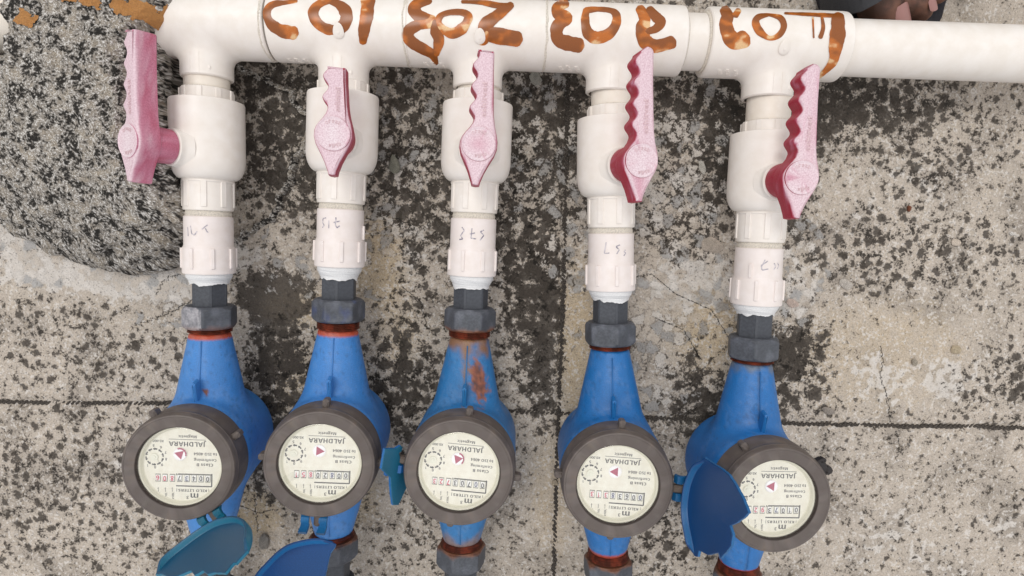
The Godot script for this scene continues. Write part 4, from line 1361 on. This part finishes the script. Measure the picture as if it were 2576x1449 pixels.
	var gt := Geo.new()
	var ta: float = [0.25, -0.55, -0.3, 0.55, 0.5][k] + PI / 2
	var tri := PackedVector3Array()
	for i in 3:
		var a := ta + TAU * i / 3
		tri.append(c1 * Vector3(cos(a) * 4.0, sin(a) * 4.0, 0.85))
	gt.add(tri, PackedInt32Array([0, 1, 2]), 1.0, Vector3.UP)
	if k == 0 or k == 2:      # red dye smeared over one side of the wheel
		for i in 9:
			var a := ta + 1.2 + i * 0.24
			var q := c1 * Vector3(cos(a) * 4.4, sin(a) * 4.4, 0.78)
			gt.add(PackedVector3Array([q + U * 0.9, q + R * 0.7, q - U * 0.8, q - R * 0.7]), PackedInt32Array([0, 1, 2, 0, 2, 3]), 1.0, Vector3.UP)
	part("wheel_triangle", gt, M.star_red, dial)
	# counter: eight number drums behind windows
	var xs := [308.0, 364.0, 423.0, 481.0, 540.0, 597.0, 653.0, 708.0]
	for i in 8:
		var ch: String = red[2 - i] if i < 3 else blk[7 - i]
		var w: Transform3D = P.call(xs[i], 620.0 + (xs[i] - 500.0) * 0.066, 50.0)
		var gw := Geo.new()
		gw.box(w * Transform3D(Basis(Vector3.RIGHT, PI / 2), Vector3.ZERO), Vector3(3.7, 0.2, 6.0), 0.04)
		var fr := part("counter_window", gw, M.window_dark, dial)
		var gm := Geo.new()
		var rows: Array = []
		for e in 9:
			var a := (e / 8.0 - 0.5) * 1.7
			rows.append(PackedVector3Array([w * Vector3(-1.55, sin(a) * 3.1, 0.13 + (cos(a) - cos(0.85)) * 1.3), w * Vector3(1.55, sin(a) * 3.1, 0.13 + (cos(a) - cos(0.85)) * 1.3)]))
		gm.sheet(rows, Vector3.UP)
		part("number_drum", gm, M.drum_white, dial)
		var gn := Geo.new()
		var slip: float = [0.0, 0.5, 0.2, 0.0, 0.3, 0.1, 0.0, 0.4][(i + k) % 8]
		word(gn, ch, w * Transform3D(Basis(), Vector3(0, slip - 0.1, 0.62)), 2.1 if ch != "1" else 1.0, 3.7)
		part("drum_figure", gn, M.print_red if i < 3 else (M.print_blue if (i * 3 + k) % 4 == 0 else M.print_black), dial)

func make_lid(t: Node3D, k: int, h0: float, level: float) -> void:
	var r := Vector3(cos(h0), 0, sin(h0)); var tt := Vector3(-sin(h0), 0, cos(h0))
	# hinge tab on the ring
	var g := Geo.new()
	g.paint = func(p: Vector3, _n: Vector3) -> Color: return lin(96, 84, 76) * (1.0 + nz.get_noise_3d(p.x * 9, p.y * 9, p.z * 9) * 0.3) if k != 4 else lin(44, 42, 42)
	var fr := Basis(tt, Vector3.UP, tt.cross(Vector3.UP))
	if k == 4:      # bare black hinge bracket, the lid is gone
		g.box(Transform3D(fr, r * 42.5 + Vector3(0, 47, 0)), Vector3(13.0, 7.0, 7.0), 1.0)
		g.box(Transform3D(fr, r * 45.0 + tt * 4.0 + Vector3(0, 47.5, 0)), Vector3(6.0, 8.0, 6.0), 1.5)
		g.box(Transform3D(fr, r * 45.0 - tt * 4.5 + Vector3(0, 47.5, 0)), Vector3(3.5, 7.0, 5.0), 1.2)
		part("hinge_bracket", g, M.brown_plastic, t)
		return
	g.box(Transform3D(fr, r * 44.0 + Vector3(0, 50, 0)), Vector3(5.6, 6.0, 11.0), 1.4)
	part("hinge_tab", g, M.brown_plastic, t)
	var lid_c: Color = [lin(14, 80, 116), lin(14, 72, 132), lin(26, 100, 130), lin(10, 64, 120)][k]
	var edge_c: Color = [lin(30, 120, 150), lin(40, 120, 180), lin(30, 104, 176), lin(28, 104, 160)][k]
	var e := deg_to_rad([75.0, 48.0, 55.0, 78.0][k])
	var E := r * cos(e) + Vector3.UP * sin(e)
	var N := -r * sin(e) + Vector3.UP * cos(e)      # the inner face, turned up and inwards
	var o: Vector3 = r * ([47.0, 47.0, 44.0, 47.0][k]) + Vector3(0, 50, 0)
	var fm := Transform3D(Basis(tt, N, E), o)
	var poly := PackedVector2Array()
	var src: Array = [
		[[27.0, 39.1], [22.5, 28.4], [10.0, 20.8], [-2.1, 16.3], [-15.1, 16.2], [-31.1, 23.4], [-42.4, 33.7], [-49.2, 44.1], [-54.1, 57.5], [-54.8, 67.6], [-49.3, 74.6], [-47.0, 73.0], [-43.0, 78.8], [-34.0, 73.0], [-27.0, 70.5], [-21.1, 64.0], [-15.0, 64.5], [-8.9, 56.8], [2.1, 55.1], [12.0, 50.0], [20.0, 43.0]],
		[[32.0, 56.0], [29.0, 46.0], [25.9, 38.4], [23.8, 34.6], [17.5, 24.9], [10.7, 18.8], [0.4, 14.8], [-9.7, 13.1], [-18.6, 13.4], [-21.4, 14.5], [-21.2, 16.7], [-19.2, 20.7], [-19.1, 25.4], [-19.2, 30.3], [-19.6, 35.2], [-19.2, 40.0], [-16.0, 50.0], [-19.0, 60.0], [-6.0, 71.0], [8.0, 74.0], [22.0, 70.0]],
		[[12.4, 19.4], [10.4, 8.4], [11.7, 3.8], [10.1, 1.3], [6.9, 1.7], [6.0, 4.1], [1.9, 2.3], [-9.2, -5.2], [-19.5, -12.3], [-25.6, -9.7], [-33.2, -6.0], [-36.5, -4.2], [-34.8, 1.8], [-23.3, 6.0], [-11.8, 9.1], [-2.4, 19.9]],
		[[-32.6, 25.6], [-22.4, 16.3], [-10.1, 10.5], [0.8, 8.6], [11.5, 9.3], [20.6, 13.3], [29.1, 19.6], [37.8, 26.8], [36.0, 31.4], [31.0, 32.0], [28.0, 43.0], [19.6, 54.9], [21.9, 57.6], [8.6, 66.6], [1.1, 67.0], [-3.1, 62.7], [-8.0, 69.0], [-14.1, 74.9], [-19.9, 79.4], [-25.5, 72.5], [-30.1, 63.6], [-33.5, 54.7], [-33.6, 43.1], [-33.0, 33.4]]][k]
	var arc: Array = [[0, 9], [0, 8], [0, 0], [0, 7]][k]      # the unbroken part of the rim
	for i in src.size():
		var a := Vector2(src[i][0], src[i][1]); var b := Vector2(src[(i + 1) % src.size()][0], src[(i + 1) % src.size()][1])
		var whole: bool = i >= arc[0] and i < arc[1]
		if whole:      # smooth curve through the rim
			var p0 := Vector2(src[maxi(i - 1, 0)][0], src[maxi(i - 1, 0)][1]); var p3 := Vector2(src[mini(i + 2, arc[1])][0], src[mini(i + 2, arc[1])][1])
			for s in 6: poly.append(a.cubic_interpolate(b, p0, p3, s / 6.0))
		else:
			var n := maxi(1, int(a.distance_to(b) / 1.3))
			for s in n:
				var q := a.lerp(b, float(s) / n)
				poly.append(q + Vector2(nz.get_noise_2d(q.x * 25, q.y * 25 + k * 50), nz.get_noise_2d(q.x * 25 + 70, q.y * 25)) * (0.4 if s > 0 else 0.1))
	var gl := Geo.new()
	gl.paint = func(p: Vector3, n: Vector3) -> Color:
		var side := 1.0 - absf(n.dot(N))
		var q := nz.get_noise_3d(p.x * 5, p.y * 5, p.z * 5)
		var c := lid_c * (1.0 + q * 0.22)
		return c.lerp(edge_c * 1.15, smoothstep(0.35, 0.8, side) * 0.8 + maxf(0.0, nz.get_noise_3d(p.x * 20, p.y * 20, p.z * 3)) * 0.12)
	gl.slab(poly, fm, [[-1.2, 0.5], [-0.9, 0.0], [0.9, 0.0], [1.2, 0.5]], 30.0)
	if arc[1] > 0:      # the turned-up rim along the unbroken arc
		var rim: Array = []
		var last: int = (arc[1] - arc[0]) * 6
		for i in last + 1:
			var q := poly[i]; var d := (poly[mini(i + 1, last)] - poly[maxi(i - 1, 0)]).normalized()
			var inw := Vector2(-d.y, d.x)
			if inw.dot(Vector2(-8.0 if k == 0 else 0.0, 52.0) - q) < 0: inw = -inw
			var ring := PackedVector3Array()
			var grow := smoothstep(0.0, 5.0, float(mini(i, last - i))) * 0.85 + 0.15
			for s in [[0.0, -1.3], [-0.5, -0.6], [-0.5, 4.2], [0.0, 5.4], [1.0, 5.6], [1.9, 4.8], [2.1, 2.0], [2.9, 0.9], [4.2, 0.4], [2.0, -1.3]]:
				ring.append(fm * Vector3(q.x + inw.x * s[0], s[1] * (grow if s[1] > 0.5 else 1.0), q.y + inw.y * s[0]))
			rim.append(ring)
		gl.loft(rim, 50.0)
	part("lid", gl, M.lid_plastic, t, Transform3D(Basis(Vector3.BACK, level), Vector3.ZERO))
	# two knuckles that clasp the tab, reaching to the lid
	var gk := Geo.new()
	gk.paint = func(p: Vector3, n: Vector3) -> Color: return edge_c * (0.85 + nz.get_noise_3d(p.x * 7, p.y * 7, p.z * 7) * 0.3)
	for s in [-1.0, 1.0]:
		if k == 2 and s > 0: continue
		var rings: Array = []
		for q in [[41.0, 50.5], [43.0, 53.2], [46.0, 53.6], [49.0, 52.2], [50.5, 53.5], [51.5, 57.0 if k != 1 else 56.0], [52.0, 62.0 if k != 1 else 59.0]]:
			var ring := PackedVector3Array()
			var c: Vector3 = r * q[0] + Vector3(0, q[1] - 1.5, 0) + tt * s * 6.6
			for e2 in [[-2.9, -1.6], [2.9, -1.6], [3.1, 0.0], [2.9, 1.6], [-2.9, 1.6], [-3.1, 0.0]]: ring.append(c + tt * e2[0] + (Vector3.UP * 0.8 + r * (-0.5 if q[0] < 50 else -0.9)) * e2[1])
			rings.append(ring)
		gk.loft(rings, 40.0)
	part("hinge_knuckle", gk, M.lid_plastic, t, Transform3D(Basis(Vector3.BACK, level * 0.6), Vector3.ZERO))

# ------------------------------------------------------------------ small things
func make_pebbles() -> void:
	# px, py, half length, half width, turn, height, colour, label
	var L := [
		[993, 415, 21, 13, 1.45, 5.0, lin(150, 150, 138), "speckled grey-green pebble lying between the second and third valves"],
		[1790, 616, 24, 19, 0.1, 2.2, lin(205, 194, 182), "largest pale flake with brown pits, left of the rightmost adapter"],
		[1765, 420, 16, 8, 1.2, 1.8, lin(216, 214, 206), "small white shell-like flake between the two rightmost valves"],
		[1348, 200, 18, 14, 1.2, 2.0, lin(188, 188, 180), "mottled grey flake close under the header pipe"],
		[2126, 713, 15, 12, 0.5, 2.6, lin(212, 206, 198), "white jagged chip on the floor right of the rightmost adapter"],
		[2403, 609, 10, 8, 0.3, 2.2, lin(222, 210, 196), "pale oval chip at the right, level with the marked sleeves"],
		[2402, 878, 11, 10, 0.3, 3.4, lin(200, 186, 160), "sandy beige pebble on the bare pale patch at the right"],
		[2299, 911, 9, 8, 0.9, 3.0, lin(176, 168, 154), "grey-beige pebble just left of the sandy pebble on the pale patch"],
		[2082, 1032, 15, 9, 0.3, 3.2, lin(168, 160, 152), "grey stone chip above the horizontal joint right of the rightmost meter"],
		[1992, 763, 15, 9, 0.3, 2.4, lin(216, 198, 188), "pinkish chip beside the white tape of the rightmost adapter"],
		[668, 1360, 24, 12, 1.5, 6.0, lin(160, 156, 150), "long grey stone between the two lids at the lower left"],
		[2284, 525, 7, 5, 1.3, 3.4, lin(130, 78, 52), "tiny rust-brown crumb on the floor at the right"],
		[2257, 423, 7, 4, 0.1, 1.6, lin(232, 230, 224), "tiny white crumb under the right end of the header pipe"],
		[2543, 588, 6, 5, 0.6, 2.2, lin(238, 236, 232), "tiny white fragment near the right edge of the picture"],
		[1396, 1213, 9, 8, 0.4, 2.0, lin(186, 172, 150), "round tan chip at the joint beside the fourth meter"],
		[1447, 1280, 6, 5, 0.4, 2.2, lin(216, 202, 170), "small yellowish chip left of the fourth meter, below the round tan chip"]]
	for q in L:
		var p := at(q[0], q[1])
		var g := Geo.new()
		var sd: float = q[0]
		g.paint = func(pp: Vector3, _n: Vector3) -> Color: return (q[6] as Color) * (1.1 + nz.get_noise_3d(pp.x * 14 + sd, pp.y * 14, pp.z * 14) * 0.4)
		var rings: Array = []
		for j in 8:
			var th := (j + 0.15) / 7.3 * PI
			var ring := PackedVector3Array()
			for i in 22:
				var a := TAU * i / 22
				var n := 1.0 + nz.get_noise_3d(cos(a) * 26 + sd, sin(a) * 26, j * 5.0) * 0.55
				var rad := pow(sin(minf(th, PI)), 0.6) * n
				ring.append(Vector3(cos(a) * rad * q[2] / 2.85, -cos(th) * q[5] * 0.5 + q[5] * 0.42, sin(a) * rad * q[3] / 2.85))
			rings.append(ring)
		g.loft(rings, 50.0)
		var o := part(numbered("pebble"), g, M.pebble_stone, self, Transform3D(Basis(Vector3.UP, -float(q[4])), p))
		tag(o, q[7], "pebble", "loose pebbles and chips on the floor")

func make_person() -> void:
	# a left foot in a dark sandal that stands behind the header pipe, toes towards us
	var org := at(2250, -60, 0.0)
	var t := thing("person", "dark-skinned toes in a black strapped sandal behind the header pipe, top right", "person", Transform3D(Basis(), org))
	var L := func(px: float, py: float, h: float) -> Vector3: return at(px, py, h) - org
	# chains of [a, ra, b, rb]
	var bones: Array = []
	var chains := [[[L.call(2205, -150, 38), 19.0], [L.call(2196, -30, 34), 16.5], [L.call(2214, 14, 30), 15.8], [L.call(2236, 58, 28), 13.0]],
		[[L.call(2262, -150, 38), 15.0], [L.call(2284, -40, 33), 10.5], [L.call(2300, 4, 32), 10.8], [L.call(2312, 26, 28), 10.2]],
		[[L.call(2310, -160, 36), 15.0], [L.call(2345, -60, 31), 9.5], [L.call(2358, -20, 29), 9.5]],
		[[L.call(2340, -180, 34), 14.0], [L.call(2392, -90, 29), 8.8], [L.call(2402, -58, 27), 8.8]],
		[[L.call(2360, -210, 32), 14.0], [L.call(2432, -130, 27), 8.2], [L.call(2440, -104, 26), 8.2]],
		[[L.call(2205, -150, 38), 20.0], [L.call(2230, -420, 52), 32.0], [L.call(2240, -640, 60), 32.0], [L.call(2240, -680, 130), 30.0], [L.call(2230, -690, 300), 36.0]],
		[[L.call(2310, -160, 36), 16.0], [L.call(2270, -420, 48), 30.0]]]
	for c in chains:
		for i in c.size() - 1: bones.append([c[i][0], c[i][1], c[i + 1][0], c[i + 1][1]])
	var capsule := func(p: Vector3, b: Array) -> float:
		var ab: Vector3 = b[2] - b[0]
		var h := clampf((p - b[0]).dot(ab) / ab.length_squared(), 0, 1)
		return p.distance_to(b[0] + ab * h) - lerpf(b[1], b[3], h)
	var field := func(p: Vector3) -> float:
		if p.y > 78.0 and p.z > -120.0: return 40.0
		var d := 1e9
		for b in bones:
			var q: float = capsule.call(p, b)
			d = minf(d, q) if d > 1e8 else sminf(d, q, 2.2)
		return maxf(d, 17.0 - p.y)
	var g := Geo.new()
	g.paint = func(p: Vector3, _n: Vector3) -> Color:
		var q := nz.get_noise_3d(p.x * 4, p.y * 4, p.z * 4) + nz.get_noise_3d(p.x * 18, p.y * 18, p.z * 18) * 0.4
		var c := lin(84, 56, 45).lerp(lin(124, 84, 66), smoothstep(-0.3, 0.5, q))
		return c
	g.nets(field, Vector3(-62, 12, -300), Vector3(76, 250, 60), 3.2)
	part("foot", g, M.skin, t)
	# nails: shallow curved plates on the big and the second toe
	for q in [[L.call(2236, 46, 28), 14.2, 8.4, 9.0, 0.46, 0.27, 0.4], [L.call(2312, 20, 30), 11.1, 5.0, 5.4, 0.5, 0.26, 0.8]]:
		var gn := Geo.new()
		var rows: Array = []
		for j in 9:
			var row := PackedVector3Array()
			for i in 11:
				var u := i / 5.0 - 1.0; var v := j / 4.0 - 1.0
				var w: float = sqrt(maxf(0.0, 1.0 - pow(absf(v), 4.0))) * 0.25 + 0.75
				var a: float = u * w * q[2] / q[1]
				row.append(Vector3(sin(a) * q[1], cos(a) * (q[1] + 0.7) - absf(pow(u, 6.0)) * 0.7, v * q[3] * sqrt(maxf(0.1, 1.0 - 0.25 * u * u))))
			rows.append(row)
		gn.sheet(rows, Vector3.UP)
		part("toenail", gn, M.toenail, t, Transform3D(Basis(Vector3.UP, q[4]) * Basis(Vector3.RIGHT, q[5]) * Basis(Vector3.BACK, -q[6] * 0.5), q[0]))
	# sandal: sole, toe strap, strap end
	var sole := PackedVector2Array()
	for q in [[2076, 34], [2120, 80], [2200, 104], [2290, 100], [2345, 66], [2368, 0], [2420, -60], [2470, -140], [2465, -260], [2420, -420], [2390, -700], [2330, -820], [2230, -840], [2150, -760], [2120, -600], [2090, -420], [2050, -220], [2046, -80]]:
		var p: Vector3 = L.call(q[0], q[1], 8.0)
		sole.append(Vector2(p.x, p.z))
	var fine := PackedVector2Array()
	for i in sole.size():
		for s in 4: fine.append(sole[i].cubic_interpolate(sole[(i + 1) % sole.size()], sole[(i + sole.size() - 1) % sole.size()], sole[(i + 2) % sole.size()], s / 4.0))
	var sandal := Geo.new()
	sandal.slab(fine, Transform3D(), [[0.8, 1.5], [2.0, 0.0], [9.0, 0.6], [10.0, 0.0], [16.0, 0.0], [17.6, 1.2]], 30.0)
	var sd := part("sandal", sandal, M.sandal_sole, t)
	var strap := Geo.new()
	# band across the ball of the foot: edge from (2150,42) to (2235,0) and on, over the toes' roots
	var lower := [[2064, 34, 12], [2092, 38, 26], [2130, 38, 40], [2166, 30, 51], [2204, 10, 57], [2250, -20, 58], [2310, -60, 54], [2370, -100, 46], [2420, -120, 30], [2440, -120, 12]]
	var upper := [[2050, -120, 12], [2070, -130, 30], [2100, -140, 46], [2140, -150, 60], [2190, -165, 66], [2240, -185, 68], [2310, -210, 64], [2380, -230, 54], [2440, -240, 36], [2462, -240, 12]]
	for off in [0.0]:
		var rings: Array = []
		for i in lower.size():
			var a: Vector3 = L.call(lower[i][0], lower[i][1], lower[i][2]); var b: Vector3 = L.call(upper[i][0], upper[i][1], upper[i][2])
			var ring := PackedVector3Array()
			for e in [[0.0, 0.0], [0.0, 2.4], [0.06, 3.0], [0.5, 3.2], [0.94, 3.0], [1.0, 2.4], [1.0, 0.0], [0.5, 0.2]]: ring.append(a.lerp(b, e[0]) + Vector3(0, e[1], 0))
			rings.append(ring)
		strap.loft(rings, 40.0)
	part("strap", strap, M.sandal_black, sd)
	var pad := Geo.new()
	var pr: Array = []
	for i in range(2, 8):
		var a: Vector3 = L.call(lower[i][0], lower[i][1], lower[i][2]); var b: Vector3 = L.call(upper[i][0], upper[i][1], upper[i][2])
		var ring := PackedVector3Array()
		var lo := 0.17 if i > 2 else 0.3
		for e in [[lo, 2.0], [lo, 5.0], [lo + 0.04, 5.6], [0.75, 5.6], [0.8, 5.0], [0.8, 2.0]]: ring.append(a.lerp(b, e[0]) + Vector3(0, e[1], 0))
		pr.append(ring)
	pad.loft(pr, 40.0)
	part("strap_pad", pad, M.sandal_black, sd)

# ------------------------------------------------------------------
func _ready() -> void:
	var cam := Camera3D.new()
	cam.name = "camera"
	cam.fov = rad_to_deg(2 * atan(724.5 / FOC))
	cam.near = 0.02; cam.far = 20.0
	cam.position = Vector3(0, EYE * S, 0)
	cam.rotation_degrees = Vector3(-90.0 + TILT, 180.0, 0)
	var tl := deg_to_rad(TILT)
	cam.basis = Basis(Vector3.RIGHT, Vector3(0, -sin(tl), -cos(tl)), Vector3(0, cos(tl), -sin(tl)))
	add_child(cam)
	var we := WorldEnvironment.new()
	we.name = "daylight"
	var env := Environment.new()
	env.tonemap_mode = Environment.TONE_MAPPER_LINEAR
	env.tonemap_exposure = 1.06
	env.background_mode = Environment.BG_SKY
	var sky := Sky.new(); var sm := ProceduralSkyMaterial.new()
	sm.sky_top_color = Color(0.975, 0.97, 0.975); sm.sky_horizon_color = Color(0.79, 0.79, 0.8); sm.sky_curve = 0.25
	sm.ground_bottom_color = Color(0.35, 0.34, 0.33); sm.ground_horizon_color = Color(0.6, 0.6, 0.6)
	sky.sky_material = sm
	env.sky = sky
	env.sdfgi_enabled = true; env.ssao_enabled = true; env.ssil_enabled = true
	we.environment = env
	add_child(we)
	var sun := DirectionalLight3D.new()
	sun.name = "sun"
	sun.light_energy = 0.36
	sun.light_angular_distance = 24.0
	sun.light_color = Color(1, 0.985, 0.965)
	sun.shadow_enabled = true
	sun.rotation_degrees = Vector3(-68, -150, 0)
	add_child(sun)

	rng.seed = 9
	nz.seed = 21; nz.frequency = 0.02; nz.fractal_octaves = 3
	font.font_names = PackedStringArray(["Droid Sans"])
	font.font_weight = 700
	materials()
	make_floor()
	make_mound()
	make_header()
	make_valves()
	make_adapters()
	make_unions()
	make_meters()
	make_person()
	make_pebbles()
